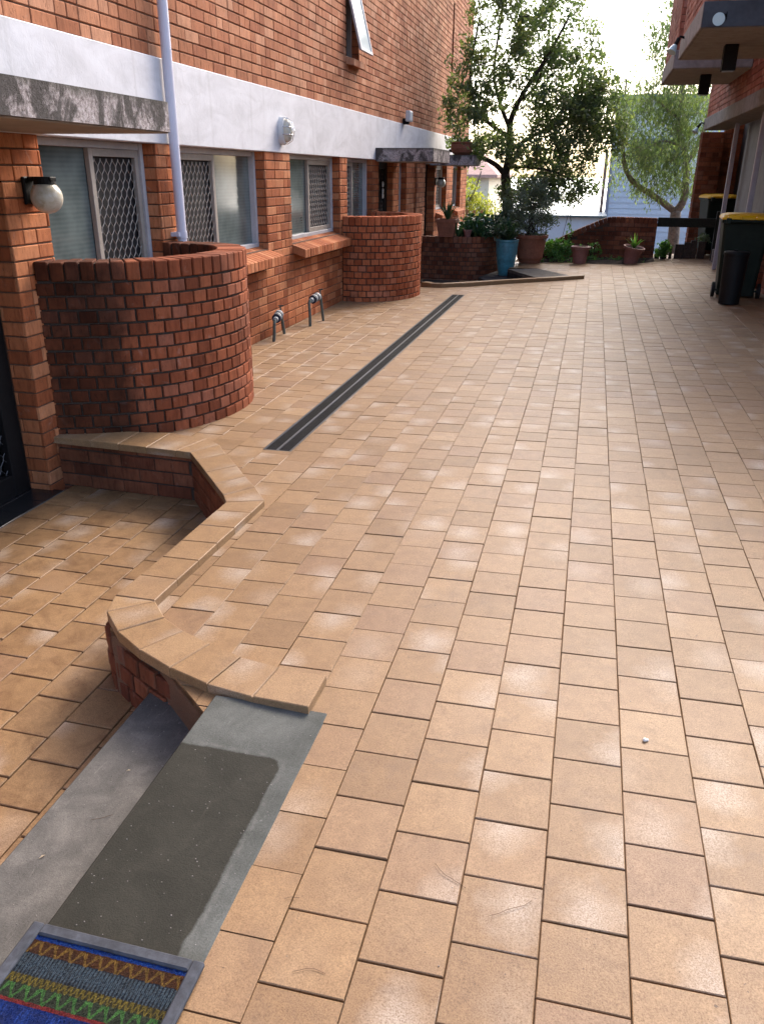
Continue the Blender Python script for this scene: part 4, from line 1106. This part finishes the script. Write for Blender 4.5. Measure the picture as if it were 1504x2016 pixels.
# ------------------------------------------------------------------ low wall at the end, timber rail, sleepers
def low_wall():
    root = thing('garden_wall', (.3, 17.4, 0), 'low shaded brick garden wall with a swept curved top at the end of the paving', 'brick wall')
    y = 17.25; prof = [(-1.10,.10),(-.95,.20),(-.75,.36),(-.55,.475),(-.35,.575),(-.15,.665),(.03,.745),(.16,.805),(.30,.85),(.45,.865),(.70,.862),(.95,.86),(1.24,.855)]
    def zt(x):
        for (a, za), (b, zb) in zip(prof, prof[1:]):
            if a <= x <= b: return za+(zb-za)*(x-a)/(b-a)
        return prof[-1][1]
    mb = MB()
    for (a, za), (b, zb) in zip(prof, prof[1:]):
        for d in (.010, .22):
            q = [(a, y+d, -.3), (b, y+d, -.3), (b, y+d, zb-.09), (a, y+d, za-.09)]
            mb.quad(q if d < .1 else q[::-1], 1)
    mb.quad([(1.232, y+.01, -.3), (1.232, y+.22, -.3), (1.232, y+.22, .76), (1.232, y+.01, .76)], 1)
    panel(mb, (1.24, y+.02), (0, 1), (1, 0), .2, -.2, .765, (), mixed=False)
    k = -3
    while k*.086 < .8:
        s = -1.1-(k % 2)*.12
        while s < 1.24:
            p, q = max(-1.1, s), min(1.24, s+.23); a = k*.086; b = a+.077
            # clip to the swept top
            lim = min(zt(max(-1.1, p)), zt(min(1.24, q)))-.09
            if q-p > .03 and min(b, lim)-a > .02: brick(mb, (p, y, a), (1, 0, 0), (0, 0, 1), (0, -1, 0), q-p, min(b, lim)-a)
            s += .24
        k += 1
    mb.build('brickwork', [BR_D, MORT_G], root)
    mb = MB(); pa = Path([(x, z) for x, z in prof], 6); n = round(pa.len/.088)
    for i in range(n):
        c, tg = pa.at((i+.5)*pa.len/n); nr = Vector((tg.y, -tg.x)); hw = pa.len/n/2-.004; r = float(rs.rand())
        def tf(p, c=c, tg=tg, nr=nr):
            q = c+tg*p[0]+nr*p[2]; return (q.x, y+p[1], q.y)
        mb.box(-hw, hw, -.008, .235, 0, .105, 0, r, .005, tf)
    mb.build('coping', [BR_D], root)
low_wall()
mb = MB(); mb.box(1.245, 2.36, 17.30, 17.35, .70, .87, 0, .5, .006); rail = thing('timber_rail', (1.8, 17.32, 0), 'dark timber rail from the garden wall to a post by the far bin', 'fence')
mb.build('rail', TIMB, rail)
mb = MB(); mb.box(2.30, 2.40, 17.20, 17.296, .05, 1.0, 0, .5, .006); mb.build('post', TIMB, rail)
mb = MB(); mb.box(2.34, 2.46, 16.98, 17.12, .1, .62, 0, .5, .006); mb.build('post', SLEEP, rail)
mb = MB(); mb.box(2.28, 2.5, 16.90, 16.97, .09, .34, 0, .5, .01); o = mb.build('concrete_block', CONC); tag(o, 'mossy grey block at the foot of the dark timber post', 'block')
for i, (x, w2, h) in enumerate([(1.30,.09,.24),(1.43,.10,.36),(1.57,.05,.30),(1.67,.16,.34),(1.84,.13,.38),(1.98,.10,.42),(2.09,.14,.40)]):
    mb = MB(); mb.box(0, w2, 0, .12, 0, h, 0, .5, .008)
    o = mb.build('timber_sleeper', SLEEP); o.location = (x, 17.62, .02); o.rotation_euler = (R_(random.uniform(-3, 3)), R_(random.uniform(-3, 3)), 0)
    tag(o, 'weathered upright timber sleeper in the row under the dark rail', 'timber', 'upright sleepers under the dark rail')

# ------------------------------------------------------------------ garden bed, pots and plants
mb = MB()
def bed():
    pts = [(-1.35,16.80),(-.46,16.74),(.1,16.44),(.5,16.38),(.95,16.57),(1.25,17.0),(1.25,17.3),(-1.35,17.9)]
    n = 26; m = 12; V = []
    for i in range(n+1):
        x = -1.35+2.6*i/n
        yl = np.interp(x, [-1.35,-.46,.1,.5,.95,1.25], [16.80,16.74,16.44,16.38,16.57,17.0])
        for j in range(m+1):
            y = yl+(17.9-yl)*j/m; V.append((x, y, Z(x)-.03+.07*min(1, j*.6)+rs.uniform(-.012, .018)))
    mb.v = V
    for i in range(n):
        for j in range(m): a = i*(m+1)+j; mb.f.append((a, a+m+1, a+m+2, a+1)); mb.m.append(0); mb.r.append(.5)
bed(); o = mb.build('garden_soil', SOIL); tag(o, kind='structure')

rnl = np.random.RandomState(5)
def shrub(name, c, rx, ry, rz, n, each, size, spread, m, label, cat='plant', group=None, stems=5, asp=.42, droop=0):
    root = thing(name, (c[0], c[1], c[2]-rz), label, cat, group)
    P = rnl.normal(0, 1, (n, 3)); P /= np.linalg.norm(P, axis=1)[:, None]; P *= (rnl.rand(n)**.4)[:, None]; P = P*[rx, ry, rz]+c
    mb = MB(); leaves(mb, P, size, each, spread, rnl, droop, asp, zmin=c[2]-rz-.02); mb.build('foliage', m, root)
    mb = MB()
    for k in range(stems):
        t = P[rnl.randint(n)]; mb.tube([(c[0]+rnl.uniform(-.03, .03), c[1], c[2]-rz-.03), ((c[0]+t[0])/2, (c[1]+t[1])/2, c[2]-.2*rz), tuple(t)], [.010, .007, .004], 5)
    mb.build('stem', BARK, root); return root
def pot(name, c, prof, m, label, group=None, tilt=None, soil=None, n=32, cat='plant pot', sx=1, sy=1):
    root = thing(name, c, label, cat, group)
    mb = MB(); mb.lathe(c, prof, n, 0, sx, sy, tilt); mb.build('pot', m, root, smooth=False)
    if soil:
        mb = MB(); mb.lathe(c, [(.001, soil[1]), (soil[0], soil[1])], n, 0, sx, sy, tilt); mb.build('soil', SOIL, root)
    return root
# blue pot
c = (-1.50, 15.75, -.15)
root = pot('potted_plant', c, [(.001,.0),(.115,.0),(.13,.01),(.165,.2),(.195,.42),(.205,.60),(.215,.62),(.215,.65),(.195,.65),(.18,.60)], BLUE, 'tall blue glazed pot with dark strappy leaves, on the far cement step', 'potted plants by the far entry', soil=(.19,.60))
mb = MB(); strap_leaves(mb, (c[0], c[1], c[2]+.6), 170, .58, .05, rnl, .85); mb.build('foliage', LEAF_D, root)
mb = MB(); leaves(mb, [(c[0]+rnl.uniform(-.2,.2), c[1]+rnl.uniform(-.2,.2), c[2]+rnl.uniform(.65,.95)) for _ in range(20)], .09, 14, .13, rnl); mb.build('small_leaves', LEAF_O, root)
# big terracotta
c = (-1.12, 16.55, Z(-1.1))
root = pot('potted_plant', c, [(.001,.0),(.20,.0),(.21,.02),(.215,.05),(.25,.10),(.275,.30),(.30,.46),(.325,.47),(.33,.53),(.30,.53),(.28,.47)], TERR, 'big round terracotta pot with a grey-green shrub, beside the blue pot', 'potted plants by the far entry', soil=(.29,.48))
P = rnl.normal(0, 1, (150, 3)); P /= np.linalg.norm(P, axis=1)[:, None]; P *= (rnl.rand(150)**.45)[:, None]; P = P*[.60,.44,.55]+[c[0]-.08, c[1], c[2]+.98]
mb = MB(); leaves(mb, P, .06, 52, .12, rnl, 0, .34); mb.build('foliage', LEAF_O, root)
mb = MB()
for k in range(26):
    t = P[rnl.randint(150)]; mb.tube([(c[0]+rnl.uniform(-.12,.12), c[1]+rnl.uniform(-.1,.1), c[2]+.46), ((c[0]+t[0])/2, (c[1]+t[1])/2, c[2]+.8), tuple(t)], [.010,.007,.003], 5)
mb.build('stem', BARK, root)
# terracotta in the bed
c = (-.16, 16.50, Z(-.1))
root = pot('potted_plant', c, [(.001,0),(.115,0),(.12,.01),(.155,.26),(.185,.265),(.19,.31),(.17,.32),(.15,.30)], TERR2, 'square-rimmed brown plastic pot upright in front of the low garden wall', 'plastic pots by the low wall', soil=(.16,.29))
mb = MB(); leaves(mb, [(c[0]+rnl.uniform(-.08,.08), c[1], c[2]+.3) for _ in range(4)], .05, 6, .06, rnl); mb.build('foliage', LEAF_B, root)
# tilted pot with aloe
c = (.78, 16.62, Z(.8)-.03); tl = Matrix.Rotation(R_(9), 3, 'Y') @ Matrix.Rotation(R_(6), 3, 'X')
root = pot('potted_plant', c, [(.001,0),(.12,0),(.125,.01),(.165,.29),(.20,.295),(.205,.34),(.18,.34),(.16,.32)], TERR2, 'tilted brown plastic pot with a spiky aloe, in front of the low garden wall', 'plastic pots by the low wall', tilt=tl, soil=(.17,.31))
top = Vector(c)+tl @ Vector((0, 0, .3)); mb = MB(); strap_leaves(mb, top, 22, .36, .04, rnl, .8); mb.build('foliage', LEAF_B, root)
# square terracotta on planter 3
c = (-2.70, 16.06, .50)
root = thing('potted_plant', c, 'square terracotta pot with a spiky aloe on top of the shaded low planter wall', 'plant pot', 'potted plants by the far entry')
mb = MB()
def sqpot(mb, c, h, w0, w1):
    for (za, zb, wa, wb) in ((0, h*.82, w0, w1), (h*.82, h*.82, w1, w1+.015), (h*.82, h, w1+.015, w1+.018), (h, h, w1+.018, w1-.01), (h, h*.9, w1-.01, w1-.012)):
        A = [(c[0]+sx*wa, c[1]+sy*wa, c[2]+za) for sx, sy in ((-1,-1),(1,-1),(1,1),(-1,1))]; B = [(c[0]+sx*wb, c[1]+sy*wb, c[2]+zb) for sx, sy in ((-1,-1),(1,-1),(1,1),(-1,1))]
        for k in range(4): mb.quad([A[k], A[(k+1) % 4], B[(k+1) % 4], B[k]])
sqpot(mb, c, .32, .14, .18); mb.build('pot', TERR, root)
mb = MB(); mb.box(c[0]-.165, c[0]+.165, c[1]-.165, c[1]+.165, c[2]+.2, c[2]+.285, 0); mb.build('soil', SOIL, root)
mb = MB(); strap_leaves(mb, (c[0], c[1], c[2]+.28), 34, .50, .05, rnl, .7); mb.build('foliage', LEAF_D, root)
# bowl on canopy 3
c = (-2.62, 16.95, 1.956)
root = pot('bowl_pot', c, [(.001,0),(.13,0),(.19,.05),(.215,.12),(.205,.19),(.19,.20),(.205,.215),(.205,.235),(.18,.235),(.17,.19)], TERR, 'round terracotta bowl standing on the far concrete canopy', soil=(.175,.19))
root = pot('small_pot', (-2.30, 15.98+.08, .50), [(.001,0),(.055,0),(.075,.10),(.085,.105),(.085,.13),(.07,.13)], TERR2, 'small brown pot on the low planter wall, right of the square pot', soil=(.07,.11), n=20)
# clivia leaves over planter 3
root = thing('strappy_plants', (-2.1, 16.6, .4), 'mass of dark broad strappy leaves filling the low shaded planter', 'plant'); mb = MB()
for k in range(26): strap_leaves(mb, (rnl.uniform(-2.55,-1.55), rnl.uniform(16.15, 17.2), .42), 22, .50, .07, rnl, .8)
mb.build('foliage', LEAF_D, root)
mb = MB(); leaves(mb, [(rnl.uniform(-2.5,-1.5), rnl.uniform(16.15,17.3), rnl.uniform(.48,.85)) for _ in range(90)], .12, 16, .13, rnl, 0, .55); mb.build('broad_leaves', LEAF_D, root)
# bed greenery
shrub('leafy_shrub', (-.62, 17.0, .24), .30, .22, .19, 60, 24, .07, .09, LEAF_B, 'bright green leafy shrub in the bed left of the plastic pot', group='shrubs in the garden bed')
shrub('leafy_shrub', (.06, 16.85, .24), .13, .12, .22, 18, 16, .06, .07, LEAF_B, 'thin green shrub right of the upright plastic pot', group='shrubs in the garden bed')
shrub('leafy_shrub', (1.42, 17.45, .28), .14, .1, .16, 26, 20, .08, .08, LEAF_B, 'green shrub between the garden wall end and the sleepers', group='shrubs in the garden bed')
shrub('leafy_shrub', (2.2, 17.75, .46), .16, .1, .05, 12, 12, .10, .09, LEAF_O, 'pale grey-green plant lying over the sleepers by the timber post', group='shrubs in the garden bed')
root = thing('strappy_plant', (-.98, 17.0, .05), 'long green strappy plant right behind the big terracotta pot', 'plant'); mb = MB(); strap_leaves(mb, (-.95, 17.0, .08), 26, .55, .05, rnl, .8); mb.build('foliage', LEAF_B, root)
mb = MB(); leaves(mb, [(rnl.uniform(-.9, 1.15), rnl.uniform(16.62, 17.1), Z(0)+rnl.uniform(.02, .07)) for _ in range(90)], .05, 10, .08, rnl); o = mb.build('ground_cover', LEAF_B); tag(o, kind='stuff')
# creeper on a stick behind the low wall
root = thing('climbing_plant', (-.42, 17.25, .4), 'green creeper on a thin stick against the sweep of the low wall', 'plant'); mb = MB(); leaves(mb, [(-.42+rnl.uniform(-.04,.04), 17.2, z) for z in np.linspace(.36, .74, 9)], .07, 6, .06, rnl, .5, .6); mb.build('foliage', LEAF_B, root)
mb = MB()
for x in (-.60, -.34): mb.tube([(x, 17.5, .2), (-.46, 17.5, 1.02)], .005, 5)
mb.tube([(-.46, 17.5, .98), (-.46, 17.5, 1.12)], .004, 5); mb.build('wire_support', TIMB, root)

# ------------------------------------------------------------------ trees
def limb_pts(a, b, k, amp, rn):
    a, b = np.array(a, float), np.array(b, float); out = [a]
    for i in range(1, k): out.append(a+(b-a)*i/k+rn.normal(0, amp, 3)*[1, 1, .5])
    out.append(b); return out
def tree(name, loc, trunk, limbs, blobs, nclump, each, size, spread, bark, leafm, label, rn, droop=.3, asp=.42, gap=.0, twr=.012):
    """trunk, limbs: lists of ([points], r0, r1); blobs: (centre, radii, weight)"""
    root = thing(name, loc, label, 'tree')
    mb = MB(); allp = []
    for pts, r0, r1 in trunk+limbs:
        P = smooth3(pts, 5); n = len(P); mb.tube(P, [r0+(r1-r0)*i/(n-1) for i in range(n)], 10 if r0 > .05 else 7)
        allp += [(p, r0+(r1-r0)*i/(n-1)) for i, p in enumerate(P)]
    nodes = [np.array(p) for p, r in allp if r < .09]
    W = np.array([b[2] for b in blobs], float); W /= W.sum(); C = []
    while len(C) < nclump:
        b = blobs[rn.choice(len(blobs), p=W)]; d = rn.normal(0, 1, 3); d /= np.linalg.norm(d); d *= rn.rand()**.42
        C.append(np.array(b[0])+d*np.array(b[1]))
    # secondary branches: connect clumps to the nearest node of the growing skeleton
    NA = np.array(nodes); order = sorted(range(len(C)), key=lambda i: np.min(np.linalg.norm(NA-C[i], axis=1)))
    nodes2 = list(nodes)
    for idx in order:
        c = C[idx]; arr = np.array(nodes2); dd = np.linalg.norm(arr-c, axis=1)+.4*np.maximum(0, arr[:, 2]-c[2]); j = int(np.argmin(dd)); s = arr[j]
        L = np.linalg.norm(c-s)
        if L < .05: continue
        mid = (s+c)/2+rn.normal(0, .06*L, 3)+[0, 0, -.04*L]; r0 = min(.028, twr*(.4+L))
        mb.tube([tuple(s), tuple(mid), tuple(c)], [r0, r0*.7, .0035], 4, caps=False); nodes2 += [mid, c]
    mb.build('trunk', bark, root, smooth=True)
    mb = MB(); leaves(mb, C, size, each, spread, rn, droop, asp); mb.build('crown', leafm, root)
    return root
def smooth3(pts, n):
    P = [Vector(p) for p in pts]; out = []
    for i in range(len(P)-1):
        p0 = P[max(i-1, 0)]; p1 = P[i]; p2 = P[i+1]; p3 = P[min(i+2, len(P)-1)]
        for k in range(n):
            t = k/n; out.append(.5*((2*p1)+(-p0+p2)*t+(2*p0-5*p1+4*p2-p3)*t*t+(-p0+3*p1-3*p2+p3)*t**3))
    out.append(P[-1]); return [tuple(p) for p in out]
rt1 = np.random.RandomState(3); Y1 = 17.7
tree('shade_tree', (-1.62, Y1, -.2),
     [([(-1.60,Y1,-.3),(-1.66,Y1,.45),(-1.74,Y1,1.1),(-1.82,Y1,1.62)], .13, .095)],
     [([(-1.82,Y1,1.60),(-2.02,Y1-.1,1.80),(-2.45,Y1-.2,1.98),(-2.95,Y1-.3,2.05)], .06, .025),
      ([(-1.82,Y1,1.60),(-1.76,Y1+.1,2.1),(-1.78,Y1,2.6),(-1.50,Y1-.2,3.15),(-1.15,Y1-.3,3.65),(-.8,Y1-.3,4.3)], .085, .02),
      ([(-1.78,Y1,2.45),(-2.02,Y1+.2,2.9),(-2.2,Y1+.3,3.5),(-2.1,Y1+.3,4.6)], .05, .018),
      ([(-1.80,Y1,2.3),(-2.35,Y1-.3,2.7),(-2.55,Y1-.5,3.3),(-2.45,Y1-.5,4.2)], .045, .016),
      ([(-1.77,Y1,2.05),(-1.3,Y1+.2,2.35),(-.7,Y1+.3,2.65),(-.1,Y1+.3,2.85)], .045, .014),
      ([(-1.70,Y1,2.9),(-1.35,Y1+.5,3.3),(-1.2,Y1+.6,4.1),(-1.2,Y1+.6,4.9)], .035, .012),
      ([(-1.80,Y1,1.75),(-1.3,Y1-.4,1.75),(-.75,Y1-.5,1.65),(-.35,Y1-.5,1.45)], .035, .012),
      ([(-1.72,Y1+.05,1.0),(-1.35,Y1+.2,1.35),(-.95,Y1+.3,1.5)], .025, .01)],
     [((-1.55,Y1,4.35),(1.25,1.0,.85),3.6), ((-2.45,Y1-.5,3.0),(.62,.8,1.0),2.0), ((-1.2,Y1,3.3),(1.15,1.0,.75),2.2), ((-.40,Y1,2.75),(.95,.8,.50),2.2), ((.02,Y1,2.35),(.5,.5,.5),1.2), ((-.15,Y1,3.15),(.55,.6,.4),.8),
      ((-1.0,Y1-.2,2.1),(1.05,.8,.45),2.2), ((-.65,Y1-.3,1.45),(.70,.5,.36),1.3), ((-2.3,Y1-.2,2.15),(.85,.7,.35),1.4), ((-1.3,Y1,1.25),(.60,.5,.35),.8), ((-.55,Y1,3.7),(.7,.6,.6),.5), ((-1.5,Y1,5.8),(1.2,1.0,.7),1.2)],
     1000, 34, .10, .19, BARK, LEAF, 'tall dark shade tree with a dense crown, beside the corner of the left building', rt1, .35, .40)
rt2 = np.random.RandomState(9); Y2 = 21.0
tree('gum_tree', (1.9, Y2, -.8),
     [([(1.95,Y2,-2.0),(1.93,Y2,-.2),(1.88,Y2,.86)], .17, .12)],
     [([(1.88,Y2,.84),(1.38,Y2,1.16),(.80,Y2-.1,1.52),(.55,Y2-.2,2.0),(.46,Y2-.2,2.75),(.42,Y2-.1,3.6)], .085, .02),
      ([(1.88,Y2,.84),(2.02,Y2,1.14),(1.98,Y2+.1,1.80),(1.86,Y2+.1,2.25),(1.66,Y2,2.70),(1.66,Y2,3.4),(1.5,Y2,4.8)], .10, .025),
      ([(1.96,Y2+.1,1.85),(2.2,Y2+.2,2.4),(2.3,Y2+.3,3.2)], .05, .015), ([(1.66,Y2,2.8),(1.2,Y2-.3,3.1),(.9,Y2-.4,3.3)], .03, .01), ([(1.86,Y2,2.2),(1.4,Y2-.2,2.35),(1.05,Y2-.2,2.2)], .03, .01)],
     [((1.4,Y2,3.3),(1.0,.9,.5),2.0), ((1.7,Y2,3.95),(.65,.6,.5),.9), ((1.75,Y2,2.75),(.85,.8,.5),1.5), ((1.3,Y2-.2,2.1),(.95,.8,.5),2.0), ((1.6,Y2,1.5),(.85,.7,.5),1.4), ((.65,Y2-.2,2.9),(.5,.6,.9),1.0), ((.75,Y2,1.7),(.6,.6,.5),.5),
      ((1.10,Y2,4.3),(.45,.6,.8),1.0), ((1.25,Y2,5.5),(.4,.6,.9),.6)],
     520, 34, .11, .30, BARK_G, LEAF_G, 'pale barked gum tree with light green drooping leaves, beyond the dark timber rail', rt2, 1.3, .26)
rt3 = np.random.RandomState(21); Y3 = 24.5
tree('golden_tree', (-3.9, Y3, -1.5), [([(-3.9,Y3,-2.5),(-3.85,Y3,-.5),(-3.8,Y3,.6)], .09, .06)],
     [([(-3.8,Y3,.5),(-4.1,Y3,1.2),(-4.2,Y3,1.9)], .04, .015), ([(-3.8,Y3,.5),(-3.4,Y3,1.1),(-3.2,Y3,1.7)], .04, .015)],
     [((-3.85,Y3,1.15),(.95,.7,.75),1.5), ((-3.3,Y3,.6),(.6,.6,.5),.6)], 130, 30, .11, .22, BARK_G, LEAF_Y, 'sunlit yellow-green tree behind the corner of the left building', rt3, .6, .35)

# ------------------------------------------------------------------ far houses
def boards_house():
    root = thing('weatherboard_house', (2.5, 30, -3), 'pale blue weatherboard house behind the gum tree', 'house')
    mb = MB(); x0, x1, y = .48, 4.6, 30.0
    z = -3.0
    while z < 3.9:
        mb.quad([(x0, y-.022, z), (x1, y-.022, z), (x1, y, z+.18), (x0, y, z+.18)]); mb.quad([(x0, y-.022, z), (x0, y, z), (x1, y, z), (x1, y-.022, z)]); z += .18
    mb.box(x0, x1, y+.001, y+5, -3.2, 3.9, 0); mb.build('wall', BOARD, root)
    mb = MB(); mb.box(x0-.10, x0, y-.04, y+.1, -3.2, 3.9, 0); mb.build('corner_board', POSTM, root)
    mb = MB(); mb.box(x0-.35, x1+.3, y-.35, y+5.3, 3.9, 4.02, 0); mb.build('roof', TEAL, root)
    mb = MB(); mb.box(.95, 2.6, y-.06, y-.025, 2.05, 2.75, 0); W = mb.build('window', TEAL, root)
    mb = MB(); mb.box(1.0, 2.55, y-.068, y-.061, 2.1, 2.7, 0); o = mb.build('pane', GLASS, root); o.parent = W; o.location = (0, 0, 0)
    mb = MB(); mb.tube([(.25, 29.9, -3), (.25, 29.9, 2.4)], .05, 8); mb.build('downpipe', speckled('brown_pipe', (.28,.17,.12), .7), root)
boards_house()
root = thing('pale_house', (-1.2, 27, -3), 'low flat pale blue outbuilding under the crown of the shade tree', 'house')
mb = MB(); mb.box(-2.6, .35, 27, 31, -3, .42, 0); mb.build('wall', PALEB, root)
mb = MB(); mb.box(-2.75, .42, 26.9, 31.1, .42, .47, 0); mb.build('roof_edge', TEAL, root)
root = thing('cream_house', (-7, 38, -3), 'cream house with a pinkish roof glimpsed through the golden tree', 'house')
mb = MB(); mb.box(-10, -4.6, 38, 44, -4, 1.5, 0); mb.build('wall', PALEY, root)
mb = MB(); mb.prism([(-10.4,37.6),(-4.2,37.6),(-4.2,44.4),(-10.4,44.4)], 1.5, 1.62, 0); i = len(mb.v)
mb.v += [(-10.4,37.6,1.62),(-4.2,37.6,1.62),(-4.2,44.4,1.62),(-10.4,44.4,1.62),(-8.5,41,3.1),(-6.1,41,3.1)]
for f in ((0,1,5,4), (1,2,5), (2,3,4,5), (3,0,4)): mb.f.append(tuple(i+k for k in f)); mb.m.append(0); mb.r.append(.5)
mb.build('roof', speckled('pink_tiles', (.5,.3,.24), .8, .1, 8), root)
root = thing('picket_fence', (-3.7, 23.2, -1), 'upright timber pickets glowing behind the planter, left of the shade tree trunk', 'fence')
for k in range(12):
    mb = MB(); x = -5.2+k*.2; mb.box(x, x+.07, 23.2, 23.23, -1.6, .75+random.uniform(-.05, .05), 0); mb.build('picket', speckled('picket_%d' % k, (.42,.25,.12), .8) if k == 0 else bpy.data.materials['picket_0'], root)
mb = MB(); mb.box(-5.3, -2.75, 23.235, 23.27, .2, .28, 0); mb.build('rail', bpy.data.materials['picket_0'], root)

# ------------------------------------------------------------------ litter
mb = MB(); 
for (dx, dy, r) in ((0, 0, .007), (.007, .003, .005)):
    prof = [(r*math.sin(t), -r*.8*math.cos(t)) for t in [math.pi*k/6 for k in range(7)]]; mb.lathe((.31+dx, 2.045+dy, Z(.31)+r*.7), prof, 8)
o = mb.build('pebble', PEB); tag(o, 'small white pebble lying on the near right pavers', 'pebble')
def litter():
    rn = np.random.RandomState(4); tw = speckled('dry_twig', (.12,.07,.045), .9)
    spots = [(-.17, 1.42, .10, 2.6), (-.42, 1.10, .07, .2), (-.02, 1.36, .11, .6), (-.52, 1.27, .035, .3), (.75, 1.75, .05, 2), (-1.22, 1.55, .06, .6), (-1.12, 1.30, .05, 1.0), (-1.3, 1.2, .04, 2.2)]
    for i, (x, y, L, a) in enumerate(spots):
        z = (Z(x)+.003) if x > -.63 else (-.152 if x < -1.036 else .035)
        mb = MB(); d = np.array([math.cos(a), math.sin(a)]); pts = []
        for k in range(6):
            t = k/5-.5; b = (.06+.09*math.sin(i*2.3))*L*(1-4*t*t)+.02*L*math.sin(9*t+i); pts.append((d[0]*L*t-d[1]*b, d[1]*L*t+d[0]*b, .0008))
        mb.tube(pts, .0006, 5); o = mb.build('dry_twig', tw); o.location = (x, y, z)
        tag(o, 'thin curved brown twig lying loose on the paving or steps', 'twig', 'fallen twigs')
    mb = MB(); lf = speckled('dry_leaf', (.42,.33,.22), .8)
    for i, (x, y, z, a, s) in enumerate([(-1.12, 1.62, -.153, .2, .045), (-1.3, 1.38, -.153, 1, .02), (-1.18,1.12,-.153,2,.025), (-1.25,1.75,-.153,.5,.015)]):
        mb = MB(); mb.quad([(-s/2, 0, 0), (0, -s*.16, .003), (s/2, 0, .001), (0, s*.16, .004)]); o = mb.build('dry_leaf', lf); o.location = (x, y, z); o.rotation_euler[2] = a
        tag(o, 'pale dry leaf fallen on the lower grey step', 'leaf', 'dry leaves on the lower step')
    mb = MB()
    for k in range(520):
        r_ = rn.rand()
        if r_ < .55: x, y = rn.uniform(-1.39, -1.05), rn.uniform(.8, 2.1); z = -.155
        elif r_ < .75: x, y = rn.uniform(-1.02, -.66), rn.uniform(.95, 1.93); z = .032
        else: x, y = rn.uniform(-.6, 2.4), rn.uniform(1.0, 9.0); z = Z(x)
        s = rn.uniform(.0005, .0016); mb.box(x-s, x+s, y-s, y+s*.8, z, z+s*1.2, 0, .5, s*.4)
    o = mb.build('grit', speckled('grit', (.22,.20,.18), .9, .6, 90)); tag(o, kind='stuff')
litter()
